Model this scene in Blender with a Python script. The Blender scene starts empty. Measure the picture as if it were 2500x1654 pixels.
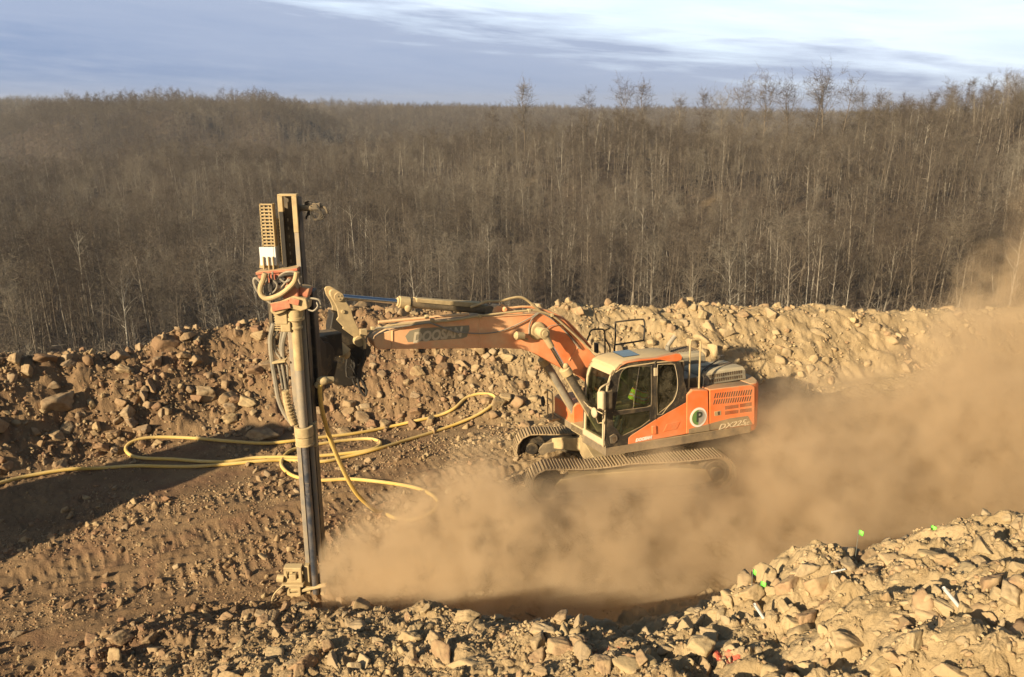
import bpy, bmesh, math, random
import numpy as np
from mathutils import Matrix, Vector
from mathutils.geometry import tessellate_polygon
R_ = math.radians
sc = bpy.context.scene
col = sc.collection

# ------------------------------------------------------------------ camera
CAMZ = 8.0
PITCH = 15.8
cam_d = bpy.data.cameras.new('camera')
cam = bpy.data.objects.new('camera', cam_d)
col.objects.link(cam)
cam.location = (0, 0, CAMZ)
cam.rotation_euler = (R_(90 - PITCH), 0, 0)
cam_d.sensor_width = 36.0
cam_d.lens = 36.0 * 2000 / 2500
cam_d.clip_start = 0.1
cam_d.clip_end = 12000
sc.camera = cam

# ------------------------------------------------------------------ light
SUN_AZ = 44.0      # direction the light travels, degrees right of straight ahead
SUN_EL = 20.5
sun_d = bpy.data.lights.new('sun', 'SUN')
sun_d.energy = 5.0
sun_d.angle = R_(0.5)
sun_d.color = (1.0, 0.83, 0.57)
sun = bpy.data.objects.new('sun', sun_d)
col.objects.link(sun)
_az, _el = R_(SUN_AZ), R_(SUN_EL)
LDIR = Vector((math.sin(_az) * math.cos(_el), math.cos(_az) * math.cos(_el), -math.sin(_el)))
sun.rotation_euler = LDIR.to_track_quat('-Z', 'Y').to_euler()
sun.location = (-10, -10, 20)

world = bpy.data.worlds.new('World')
sc.world = world
world.use_nodes = True
wn, wl = world.node_tree.nodes, world.node_tree.links
wn.clear()
w_out = wn.new('ShaderNodeOutputWorld')
w_bg = wn.new('ShaderNodeBackground')
w_bg.inputs['Strength'].default_value = 0.05
sky = wn.new('ShaderNodeTexSky')
sky.sky_type = 'NISHITA'
sky.sun_disc = False
sky.sun_elevation = R_(SUN_EL)
sky.sun_rotation = R_(180 + SUN_AZ)
sky.air_density = 1.2
sky.dust_density = 1.0


def wmath(op, a, b=None, clamp=False):
    n = wn.new('ShaderNodeMath'); n.operation = op; n.use_clamp = clamp
    for i, v in enumerate((a, b)):
        if v is None: continue
        if isinstance(v, (int, float)): n.inputs[i].default_value = v
        else: wl.new(v, n.inputs[i])
    return n.outputs[0]


def wramp(fac, stops):
    r = wn.new('ShaderNodeValToRGB')
    while len(r.color_ramp.elements) < len(stops): r.color_ramp.elements.new(0.5)
    for e, (p, c) in zip(r.color_ramp.elements, stops):
        e.position = p; e.color = c if len(c) == 4 else (*c, 1)
    wl.new(fac, r.inputs[0])
    return r


def wmix(f, a, b):
    m = wn.new('ShaderNodeMix'); m.data_type = 'RGBA'
    for s, v in ((m.inputs[0], f), (m.inputs[6], a), (m.inputs[7], b)):
        if isinstance(v, tuple): s.default_value = v
        elif isinstance(v, float): s.default_value = v
        else: wl.new(v, s)
    return m.outputs[2]


tc = wn.new('ShaderNodeTexCoord')
sep = wn.new('ShaderNodeSeparateXYZ')
wl.new(tc.outputs['Generated'], sep.inputs[0])
# stratus sheets lie flat: look them up by azimuth and by elevation, stretched sideways
vx = wmath('DIVIDE', sep.outputs[0], wmath('MAXIMUM', sep.outputs[1], 0.05))
elev = wmath('MULTIPLY', sep.outputs[2], 1.0)
cmb = wn.new('ShaderNodeCombineXYZ')
wl.new(wmath('MULTIPLY', vx, 2.2), cmb.inputs[0])
wl.new(wmath('ADD', wmath('MULTIPLY', elev, 24.0), wmath('MULTIPLY', vx, 1.6)), cmb.inputs[1])
nz = wn.new('ShaderNodeTexNoise'); nz.inputs['Scale'].default_value = 1.6
nz.inputs['Detail'].default_value = 7; nz.inputs['Roughness'].default_value = 0.58
nz.inputs['Distortion'].default_value = 0.35
wl.new(cmb.outputs[0], nz.inputs['Vector'])
cmb2 = wn.new('ShaderNodeCombineXYZ')
wl.new(wmath('MULTIPLY', vx, 7.0), cmb2.inputs[0])
wl.new(wmath('ADD', wmath('MULTIPLY', elev, 75.0), wmath('MULTIPLY', vx, 5.0)), cmb2.inputs[1])
nz2 = wn.new('ShaderNodeTexNoise'); nz2.inputs['Scale'].default_value = 1.0
nz2.inputs['Detail'].default_value = 6; nz2.inputs['Roughness'].default_value = 0.6
wl.new(cmb2.outputs[0], nz2.inputs['Vector'])
# edge of the dark bank: it comes down from upper left to the right
edge = wmath('SUBTRACT', wmath('SUBTRACT', 0.080, wmath('MULTIPLY', vx, 0.125)), elev)
edge = wmath('ADD', edge, wmath('MULTIPLY', wmath('SUBTRACT', nz.outputs[0], 0.5), 0.13))
edge = wmath('ADD', edge, wmath('MULTIPLY', wmath('SUBTRACT', nz2.outputs[0], 0.5), 0.075))
bank = wramp(wmath('ADD', wmath('MULTIPLY', edge, 9.0), 0.5), [(0.20, (0, 0, 0)), (0.62, (1, 1, 1))])
veil = wramp(nz.outputs[0], [(0.34, (0.55, 0.55, 0.55)), (0.62, (1, 1, 1))])
streak = wramp(nz2.outputs[0], [(0.40, (0, 0, 0)), (0.72, (1, 1, 1))])
# brightness of white veil grows towards the right
CL_WHITE = (12.2, 13.8, 15.8, 1)
CL_BLUE = (3.0, 4.3, 7.0, 1)
CL_LAV = (5.2, 6.2, 8.4, 1)
clear = wmix(0.50, sky.outputs[0], (8.2, 12.0, 17.0, 1))
upper = wmix(veil.outputs[0], clear, CL_WHITE)
deep = wmath('ADD', wmath('MULTIPLY', edge, 11.0), -0.15, True)
lowc = wmix(wmath('MULTIPLY', streak.outputs[0], 0.8), wmix(deep, CL_LAV, CL_BLUE), CL_LAV)
skyc = wmix(bank.outputs[0], upper, lowc)
# clouds only near the part of the sky they cover; the rest keeps the plain sky
fade = wramp(elev, [(0.15, (1, 1, 1)), (0.34, (0.0, 0.0, 0.0))])
front = wramp(sep.outputs[1], [(0.02, (0, 0, 0)), (0.3, (1, 1, 1))])
cover = wmath('MULTIPLY', fade.outputs[0], front.outputs[0])
final = wmix(cover, sky.outputs[0], skyc)
wl.new(final, w_bg.inputs['Color'])
wl.new(w_bg.outputs[0], w_out.inputs['Surface'])

sc.view_settings.view_transform = 'Standard'
sc.view_settings.look = 'None'
sc.view_settings.exposure = 0.75
sc.view_settings.gamma = 1.0
sc.cycles.max_bounces = 6
sc.cycles.diffuse_bounces = 1
sc.cycles.glossy_bounces = 2
sc.cycles.transmission_bounces = 3
sc.cycles.volume_bounces = 2
sc.cycles.transparent_max_bounces = 8
sc.cycles.use_denoising = True
sc.cycles.sample_clamp_indirect = 4.0
sc.cycles.volume_step_rate = 1.0
sc.cycles.volume_max_steps = 128

# ------------------------------------------------------------------ pixel helpers (photo is 2500 x 1654)
_p = R_(PITCH); CP, SP = math.cos(_p), math.sin(_p)


def ray(px, py):
    u = (px - 1250) / 2000.0; v = (827 - py) / 2000.0
    return np.array([u, CP + v * SP, -SP + v * CP])


def gp(px, py, z=0.0):
    r = ray(px, py); s = (z - CAMZ) / r[2]
    return np.array([0, 0, CAMZ]) + s * r


def at_y(px, py, Y):
    r = ray(px, py); return np.array([0, 0, CAMZ]) + (Y / r[1]) * r


def proj(P):
    P = np.asarray(P, float); x, y, z = P[..., 0], P[..., 1], P[..., 2] - CAMZ
    d = y * CP - z * SP; u = y * SP + z * CP
    return np.stack([1250 + 2000 * x / d, 827 - 2000 * u / d, d], -1)


# ------------------------------------------------------------------ noise
def _h(ix, iy, s):
    n = (ix.astype(np.int64) * 374761393 + iy.astype(np.int64) * 668265263 + s * 974711) & 0x7fffffff
    n = ((n ^ (n >> 13)) * 1274126177) & 0x7fffffff
    n = (n ^ (n >> 16)) & 0xffffff
    return n / float(0xffffff)


def vnoise(x, y, s=0):
    ix, iy = np.floor(x), np.floor(y)
    fx, fy = x - ix, y - iy
    fx = fx * fx * (3 - 2 * fx); fy = fy * fy * (3 - 2 * fy)
    a, b = _h(ix, iy, s), _h(ix + 1, iy, s)
    c, d = _h(ix, iy + 1, s), _h(ix + 1, iy + 1, s)
    return (a + (b - a) * fx) * (1 - fy) + (c + (d - c) * fx) * fy - 0.5


def fbm(x, y, o=4, s=0, g=0.5):
    t = np.zeros_like(x); a = 1.0
    for i in range(o):
        t += a * vnoise(x, y, s + i * 17); a *= g
        x, y = x * 2.03 + 11.3, y * 2.03 - 7.7
    return t


def worley(x, y, s=0):
    ix, iy = np.floor(x), np.floor(y)
    f1 = np.full(x.shape, 9.0); idr = np.zeros(x.shape)
    for dx in (-1, 0, 1):
        for dy in (-1, 0, 1):
            cx, cy = ix + dx, iy + dy
            px = cx + _h(cx, cy, s + 1); py = cy + _h(cx, cy, s + 2)
            d = (px - x) ** 2 + (py - y) ** 2
            m = d < f1
            f1 = np.where(m, d, f1); idr = np.where(m, _h(cx, cy, s + 3), idr)
    return np.sqrt(f1), idr


def crumple(x, y, o=5, s=0, g=0.55):
    t = np.zeros_like(x); a = 1.0
    for i in range(o):
        t += a * (np.abs(vnoise(x, y, s + i * 13)) * 2 - .35); a *= g
        x, y = x * 0.8 * 2.1 - y * 0.6 * 2.1 + 3.1, x * 0.6 * 2.1 + y * 0.8 * 2.1 - 5.2
    return t


def sstep(a, b, x):
    t = np.clip((x - a) / (b - a), 0, 1); return t * t * (3 - 2 * t)


# ------------------------------------------------------------------ shape of the land
_foot_px = [(-500, 1330), (-300, 1260), (0, 1185), (200, 1130), (400, 1080), (650, 1058), (900, 1050), (1150, 1040),
            (1500, 1010), (1900, 955), (2200, 905), (2500, 850), (2900, 800), (3300, 770)]
_foot = np.array([gp(x, y, 0) for x, y in _foot_px])
_crest_px = [(-500, 905), (-300, 900), (0, 888), (120, 878), (330, 872), (400, 832), (560, 812), (640, 808), (760, 790), (880, 772),
             (1100, 775), (1340, 778), (1400, 752), (1500, 744), (1580, 760), (1700, 760), (1900, 764), (2100, 772), (2400, 768),
             (2500, 765), (2900, 760), (3300, 760)]
BS = 0.62


def _crest():
    out = []
    for x, y in _crest_px:
        r = ray(x, y); lo, hi = 10.0, 60.0
        for _ in range(50):
            s = (lo + hi) / 2; P = np.array([0, 0, CAMZ]) + s * r
            if P[2] > BS * (P[1] - np.interp(P[0], _foot[:, 0], _foot[:, 1])): lo = s
            else: hi = s
        out.append(P)
    return np.array(out)


_cr = _crest()
_berm_px = [(-500, 1900, 0.0), (-200, 1750, 0.0), (34, 1636, .05), (202, 1558, .15), (337, 1498, .2), (472, 1481, .3), (641, 1466, .45), (760, 1458, .7),
            (940, 1463, 1.0), (1100, 1475, 1.3), (1250, 1494, 1.6), (1400, 1510, 1.9), (1500, 1520, 2.05), (1600, 1538, 2.15),
            (1683, 1512, 2.3), (1828, 1474, 2.6), (1942, 1415, 2.8), (2056, 1352, 3.0), (2170, 1328, 3.2), (2360, 1275, 3.4),
            (2500, 1246, 3.6), (2900, 1180, 3.9), (3400, 1120, 4.2)]
_bm = np.array([gp(x, y, z) for x, y, z in _berm_px])
_bm = _bm[np.argsort(_bm[:, 0])]
_bm[:, 2] -= 0.20

_tab_cols = [-400, 0, 300, 500, 700, 900, 1200, 1500, 1900, 2200, 2500, 2900]
_tab = {
    0: [(60, 1150), (110, 980), (165, 890), (235, 760), (330, 650), (430, 560), (560, 500), (600, 505), (700, 515), (850, 420), (1100, 345), (1500, 285), (1700, 270), (2000, 280), (2600, 312)],
    300: [(60, 1150), (110, 980), (165, 880), (235, 745), (320, 635), (420, 550), (520, 470), (560, 470), (650, 490), (780, 400), (900, 330), (1000, 272), (1080, 275), (1300, 330), (2000, 272), (2600, 312)],
    500: [(60, 1150), (110, 970), (165, 870), (235, 735), (310, 620), (400, 530), (500, 440), (540, 440), (620, 470), (750, 390), (880, 310), (980, 268), (1060, 272), (1250, 330), (2000, 272), (2600, 312)],
    700: [(60, 1130), (110, 960), (165, 850), (235, 715), (310, 600), (390, 500), (470, 420), (510, 420), (590, 455), (720, 390), (860, 315), (990, 272), (1060, 276), (1250, 330), (2000, 274), (2600, 312)],
    900: [(60, 1130), (110, 960), (165, 845), (235, 700), (310, 575), (390, 465), (450, 395), (480, 388), (540, 425), (640, 435), (850, 370), (1200, 320), (1700, 283), (2000, 288), (2600, 312)],
    1200: [(60, 1130), (110, 950), (165, 830), (235, 688), (310, 535), (370, 450), (420, 395), (450, 386), (500, 410), (620, 430), (900, 360), (1500, 305), (2000, 284), (2600, 308)],
    1500: [(60, 1120), (110, 930), (165, 810), (235, 650), (300, 490), (350, 430), (385, 393), (410, 392), (470, 425), (700, 405), (1200, 340), (2000, 288), (2600, 308)],
    1900: [(60, 1100), (110, 920), (165, 790), (235, 630), (300, 470), (345, 425), (380, 392), (405, 394), (470, 430), (900, 375), (1500, 325), (2000, 298), (2600, 308)],
    2200: [(60, 1080), (110, 900), (165, 770), (220, 630), (280, 490), (330, 405), (370, 345), (400, 338), (460, 370), (900, 370), (1500, 325), (2000, 298), (2600, 308)],
    2500: [(60, 1060), (110, 880), (165, 760), (210, 640), (270, 500), (320, 380), (365, 285), (400, 254), (430, 262), (520, 310), (900, 360), (1500, 325), (2000, 298), (2600, 308)],
}
_tab[-400] = _tab[0]
_tab[2900] = [(a, b - (40 if 200 < a < 500 else 0)) for a, b in _tab[2500]]
_rg = np.exp(np.linspace(math.log(60), math.log(2600), 160))
_azs, _zs = [], []
for c in _tab_cols:
    t = np.array(_tab[c], float)
    rows = np.interp(np.log(_rg), np.log(t[:, 0]), t[:, 1])
    k = np.array([1, 2, 3, 2, 1.]); k /= k.sum()
    rp = np.pad(rows, 2, mode='edge'); rows = np.convolve(rp, k, 'valid')
    u = (c - 1250) / 2000.0; v = (827 - rows) / 2000.0
    dy = CP + v * SP; dz = -SP + v * CP; h = np.sqrt(u * u + dy * dy)
    _zs.append(CAMZ + _rg * dz / h)
    _azs.append(math.atan2(u, CP))
_azs = np.array(_azs); _zs = np.array(_zs)


def far_z(x, y):
    r = np.hypot(x, y); az = np.arctan2(x, y)
    ri = np.interp(np.log(np.clip(r, 60, 2600)), np.log(_rg), np.arange(len(_rg)))
    ai = np.interp(np.clip(az, _azs[0], _azs[-1]), _azs, np.arange(len(_azs)))
    r0 = np.clip(np.floor(ri).astype(int), 0, len(_rg) - 2); a0 = np.clip(np.floor(ai).astype(int), 0, len(_azs) - 2)
    fr = ri - r0; fa = ai - a0; fa = fa * fa * (3 - 2 * fa)
    z = (_zs[a0, r0] * (1 - fr) + _zs[a0, r0 + 1] * fr) * (1 - fa) + (_zs[a0 + 1, r0] * (1 - fr) + _zs[a0 + 1, r0 + 1] * fr) * fa
    amp = np.clip((r - 70) / 300, 0, 1) * np.clip(r * 0.012, 0, 9)
    return z + amp * fbm(x / 90, y / 90, 3, 5) * 1.6 + np.clip((r - 130) / 150, 0, 1) * np.clip((1500 - r) / 600, 0, 1) * 12.0 * (np.abs(vnoise(x / 75 + y / 160, y / 210, 77)) * 2 - .5) + np.clip((r - 60) / 100, 0, 1) * 1.6 * fbm(x / 22, y / 22, 2, 9)


def floor_z(x, y):
    # the pit floor leans a little and is worn by tracks
    return -0.02 * (x - 2.5) * 0.3 + np.clip((y - 15.6) * 0.11, -0.30, 0.0) + 0.0


def zones(x, y):
    """height, and how far each zone reaches: (z, bank weight, berm weight)"""
    fz = floor_z(x, y)
    yf = np.interp(x, _foot[:, 0], _foot[:, 1]) + 0.35 * fbm(x / 1.7, y * 0, 2, 31)
    yc = np.interp(x, _cr[:, 0], _cr[:, 1]); zc = np.interp(x, _cr[:, 0], _cr[:, 2])
    t = np.clip((y - yf) / np.maximum(yc - yf, .3), 0, 1)
    up = fz * (1 - t) + zc * (t ** 1.08)
    back = zc - BS * np.clip(y - yc - 0.7, 0, None)
    bank = np.where(y < yc, up, back)
    bank = np.where(y < yf, fz, bank)
    yb = np.interp(x, _bm[:, 0], _bm[:, 1]); zb = np.interp(x, _bm[:, 0], _bm[:, 2])
    rise = np.interp(x, [-7, -4, 0, 4], [0.10, 0.22, 0.30, 0.30])
    berm = np.where(y < yb, np.minimum(zb + rise * (yb - y), 5.6), zb - 0.75 * (y - yb))
    # unseen steep block of ground added left of view to cast the floor shadow
    _u = (x + 15.9) * 0.695 + (y - 9.0) * 0.72; _v = -(x + 15.9) * 0.72 + (y - 9.0) * 0.695
    shadow_block = np.minimum(5.2, 4.0 * (2.1 - np.hypot(_u * 0.6, _v)))
    z = np.maximum(np.maximum(bank, berm), shadow_block)
    r = np.hypot(x, y)
    fz2 = far_z(x, y)
    beyond = y > yc + 2
    z = np.where(beyond | (r > 75), np.maximum(fz2, np.where(r > 75, -1e3, z)), z)
    wb = (y > yf - 0.3) & (y < yc + 3.0)
    wf = (berm >= fz - 0.25) & (y < yb + 4)
    return z, wb, wf, t


def track_prints(x, y):
    """cleat marks left by the crawler on the floor, in bands along its way"""
    d = np.zeros_like(x)
    for (ox, oy, ang, hw, a) in ((-7.5, 13.5, 30, .33, 1), (-6.0, 11.2, 30, .33, 1), (-3.2, 16.9, 27, .33, 1), (-8.5, 11.6, 31, .30, 1), (-5.0, 14.9, 29, .30, .9), (-4.4, 12.4, 50, .33, .8), (-1.6, 15.2, 24, .33, .9)):
        c, s = math.cos(R_(ang)), math.sin(R_(ang))
        u = (x - ox) * c + (y - oy) * s; v = -(x - ox) * s + (y - oy) * c
        v = v + 0.25 * np.sin(u * 0.35)
        w = sstep(hw + .05, hw - .05, np.abs(v)) * a * (0.4 + 0.9 * sstep(-.25, .25, fbm(u / 1.3, v / .8, 2, 71)))
        w = w * sstep(-.42, .02, fbm(x / .35, y / .35, 2, 73))
        d += w * (0.030 * (np.abs((((u + .05 * fbm(x / .5, y / .5, 2, 74)) / 0.21) % 1) - .5) * 2) ** 2 - .027)
        d += 0.05 * a * np.exp(-((np.abs(v) - hw - .1) / .08) ** 2) * (0.5 + fbm(u / .4, v / .4, 2, 72))
    return d


def surf_z(x, y, fine=True):
    z, wb, wf, t = zones(x, y)
    r = np.hypot(x, y)
    near = sstep(60, 34, r)
    wbn = wb.astype(float) * near; wfn = wf.astype(float)
    rough = 0.25 + 0.75 * np.maximum(wbn * sstep(0, .12, t), wfn)
    z = z + near * rough * 0.36 * fbm(x / 1.5, y / 1.5, 3, 3)
    z = z + near * wfn * sstep(-.5, 2.0, x) * 0.42 * crumple(x / 1.25 + .3 * y, y / .9, 3, 311, .45)
    right = sstep(0.5, 3.0, x)
    # clods and ledges
    w1, id1 = worley(x / .55, y / .55, 41); w2, id2 = worley(x / .23, y / .23, 42)
    wx = x + .05 * fbm(x / .1, y / .1, 2, 8); wy = y + .05 * fbm(x / .1, y / .1, 2, 88)
    w3, id3 = worley(wx / .11, wy / .11, 43)
    clod = 0.07 * (id1 ** 2) * sstep(.75, .40, w1) + 0.055 * id2 * sstep(.62, .38, w2) + 0.035 * id3 * sstep(.6, .35, w3)
    z = z + near * np.maximum(wbn * sstep(0, .15, t), wfn) * clod * (0.9 - 0.45 * right)
    ea = np.maximum(wbn * sstep(0, .15, t), wfn)
    z = z + near * ea * (0.085 + 0.05 * right * wfn) * crumple(x / .62, y / .62, 6, 301, .62)
    fl = near * (1 - np.maximum(wbn, wfn))
    gr = sstep(-.1, .35, fbm(x / 2.2, y / 1.4, 3, 55))
    z = z + fl * (gr * (0.04 * id2 * sstep(.7, .3, w2) + 0.03 * id3 * sstep(.7, .25, w3)) + 0.015 * fbm(x / .12, y / .12, 3, 66))
    z = z + fl * track_prints(x, y)
    return z


def gz(x, y):
    return float(surf_z(np.array([float(x)]), np.array([float(y)]))[0])


# ------------------------------------------------------------------ naming helpers
def tag(o, label=None, cat=None, group=None, kind=None):
    if label: o['label'] = label
    if cat: o['category'] = cat
    if group: o['group'] = group
    if kind: o['kind'] = kind
    return o


def empty(name, loc=(0, 0, 0)):
    o = bpy.data.objects.new(name, None); col.objects.link(o); o.location = loc
    o.empty_display_size = 0.3
    return o


def np_mesh(name, V, F, mat=None, smooth=False):
    """V (n,3); F (m,k) of one polygon size"""
    me = bpy.data.meshes.new(name)
    V = np.ascontiguousarray(V, np.float32); F = np.ascontiguousarray(F, np.int32)
    m, k = F.shape
    me.vertices.add(len(V)); me.vertices.foreach_set('co', V.ravel())
    me.loops.add(m * k); me.loops.foreach_set('vertex_index', F.ravel())
    me.polygons.add(m)
    me.polygons.foreach_set('loop_start', np.arange(0, m * k, k, dtype=np.int32))
    me.polygons.foreach_set('loop_total', np.full(m, k, np.int32))
    if smooth: me.polygons.foreach_set('use_smooth', np.ones(m, bool))
    me.update(calc_edges=True)
    if mat: me.materials.append(mat)
    return me


# ------------------------------------------------------------------ materials
def new_mat(name):
    m = bpy.data.materials.new(name); m.use_nodes = True
    nt = m.node_tree; nt.nodes.clear()
    return m, nt


class N:
    """small node helper"""
    def __init__(s, name):
        s.m, s.t = new_mat(name)

    def new(s, t, **k):
        n = s.t.nodes.new(t)
        for a, b in k.items(): setattr(n, a, b)
        return n

    def put(s, sock, v):
        if v is None: return
        if hasattr(v, 'links') or isinstance(v, bpy.types.NodeSocket): s.t.links.new(v, sock)
        else: sock.default_value = v

    def math(s, op, a, b=None, c=None, clamp=False):
        n = s.new('ShaderNodeMath', operation=op, use_clamp=clamp)
        for i, v in enumerate((a, b, c)): s.put(n.inputs[i], v)
        return n.outputs[0]

    def noise(s, vec, scale, detail=3, rough=0.55, dist=0.0):
        n = s.new('ShaderNodeTexNoise'); s.put(n.inputs['Vector'], vec)
        n.inputs['Scale'].default_value = scale; n.inputs['Detail'].default_value = detail
        n.inputs['Roughness'].default_value = rough; n.inputs['Distortion'].default_value = dist
        return n.outputs[0]

    def ramp(s, f, stops):
        r = s.new('ShaderNodeValToRGB'); el = r.color_ramp.elements
        while len(el) < len(stops): el.new(0.5)
        for e, (p, c) in zip(el, stops):
            e.position = p; e.color = (c, c, c, 1) if isinstance(c, (int, float)) else (*c, 1)
        s.t.links.new(f, r.inputs[0]); return r.outputs[0]

    def mix(s, f, a, b, mode='MIX'):
        n = s.new('ShaderNodeMix', data_type='RGBA', blend_type=mode)
        s.put(n.inputs[0], f)
        for i, v in ((6, a), (7, b)):
            s.put(n.inputs[i], (*v, 1) if isinstance(v, tuple) and len(v) == 3 else v)
        return n.outputs[2]

    def bump(s, h, strength=0.5, dist=0.02):
        n = s.new('ShaderNodeBump'); s.t.links.new(h, n.inputs['Height'])
        n.inputs['Strength'].default_value = strength; n.inputs['Distance'].default_value = dist
        return n.outputs[0]

    def bsdf(s, color, rough=0.9, metal=0.0, normal=None, spec=0.3):
        b = s.new('ShaderNodeBsdfPrincipled')
        s.put(b.inputs['Base Color'], (*color, 1) if isinstance(color, tuple) and len(color) == 3 else color)
        s.put(b.inputs['Roughness'], rough); s.put(b.inputs['Metallic'], metal)
        s.put(b.inputs['Specular IOR Level'], spec)
        if normal is not None: s.t.links.new(normal, b.inputs['Normal'])
        return b.outputs[0]

    def out(s, surf=None, vol=None):
        o = s.new('ShaderNodeOutputMaterial')
        if surf is not None: s.t.links.new(surf, o.inputs['Surface'])
        if vol is not None: s.t.links.new(vol, o.inputs['Volume'])
        return s.m


def dirt_nodes(n, pos):
    """base colour of the soil by place: yellow tan to the right, redder brown to the left"""
    sp = n.new('ShaderNodeSeparateXYZ'); n.t.links.new(pos, sp.inputs[0])
    x = n.math('ADD', sp.outputs[0], n.math('MULTIPLY', n.math('SUBTRACT', n.noise(pos, 0.5, 3), 0.5), 5.0))
    right = n.ramp(n.math('ADD', n.math('MULTIPLY', x, 0.09), 0.5), [(0.30, 0.0), (0.72, 1.0)])
    near = n.ramp(n.math('MULTIPLY', sp.outputs[1], 0.05), [(0.50, 1.0), (0.62, 0.0)])
    tan = n.math('MAXIMUM', right, n.math('MULTIPLY', near, n.ramp(n.math('ADD', n.math('MULTIPLY', x, 0.1), 0.62), [(0.05, 0.0), (0.35, 0.75)])))
    b1 = n.mix(n.ramp(n.noise(pos, 1.1, 4), [(0.35, 0.0), (0.65, 1.0)]), (0.225, 0.140, 0.075), (0.31, 0.20, 0.105))
    b1 = n.mix(n.ramp(n.noise(pos, 0.8, 3, dist=1.0), [(0.52, 0.0), (0.68, 0.5)]), b1, (0.24, 0.125, 0.072))
    t1 = n.mix(n.ramp(n.noise(pos, 2.2, 4), [(0.35, 0.0), (0.65, 1.0)]), (0.42, 0.30, 0.155), (0.53, 0.39, 0.215))
    c = n.mix(tan, b1, t1)
    return n.mix(n.ramp(n.noise(pos, 13, 4), [(0.3, 0.35), (0.7, 0.0)]), c, n.mix(0.5, c, (0.12, 0.08, 0.05)))


def mat_ground():
    n = N('soil')
    geo = n.new('ShaderNodeNewGeometry'); pos = geo.outputs['Position']
    c = dirt_nodes(n, pos)
    # leaf litter outside the cleared ground
    at = n.new('ShaderNodeAttribute', attribute_name='forest')
    leaf = n.mix(n.ramp(n.noise(pos, 0.25, 5), [(0.35, 0.0), (0.65, 1.0)]), (0.048, 0.036, 0.027), (0.115, 0.084, 0.060))
    leaf = n.mix(n.ramp(n.noise(pos, 0.04, 3), [(0.62, 0.0), (0.72, 0.5)]), leaf, (0.24, 0.17, 0.09))
    c = n.mix(at.outputs['Fac'], c, leaf)
    pa = n.new('ShaderNodeAttribute', attribute_name='paint')
    c = n.mix(pa.outputs['Fac'], c, (0.80, 0.16, 0.10))
    b = n.bump(n.noise(pos, 34, 6, 0.7), 0.9, 0.03)
    return n.out(n.bsdf(c, 0.95, normal=b, spec=0.15))


def mat_rock():
    n = N('rock')
    geo = n.new('ShaderNodeNewGeometry'); pos = geo.outputs['Position']
    oi = n.new('ShaderNodeObjectInfo')
    at = n.new('ShaderNodeAttribute', attribute_name='tone')
    soil = dirt_nodes(n, pos)
    rnd = n.math('FRACT', n.math('ADD', at.outputs['Fac'], oi.outputs['Random']))
    rc = n.ramp(rnd, [(0.0, (0.25, 0.155, 0.085)), (0.2, (0.32, 0.175, 0.10)), (0.38, (0.42, 0.30, 0.17)), (0.6, (0.50, 0.38, 0.20)), (0.8, (0.30, 0.23, 0.15)), (1.0, (0.52, 0.40, 0.24))])
    c = n.mix(0.62, soil, rc)
    c = n.mix(n.ramp(n.noise(pos, 6, 4), [(0.42, 0.0), (0.62, 0.75)]), c, soil)
    b = n.bump(n.noise(pos, 26, 6, 0.65), 0.7, 0.015)
    return n.out(n.bsdf(c, 0.92, normal=b, spec=0.2))


M_GROUND = mat_ground()
M_ROCK = mat_rock()
sp_ = 0
# ------------------------------------------------------------------ the ground: one sheet out to the horizon


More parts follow.
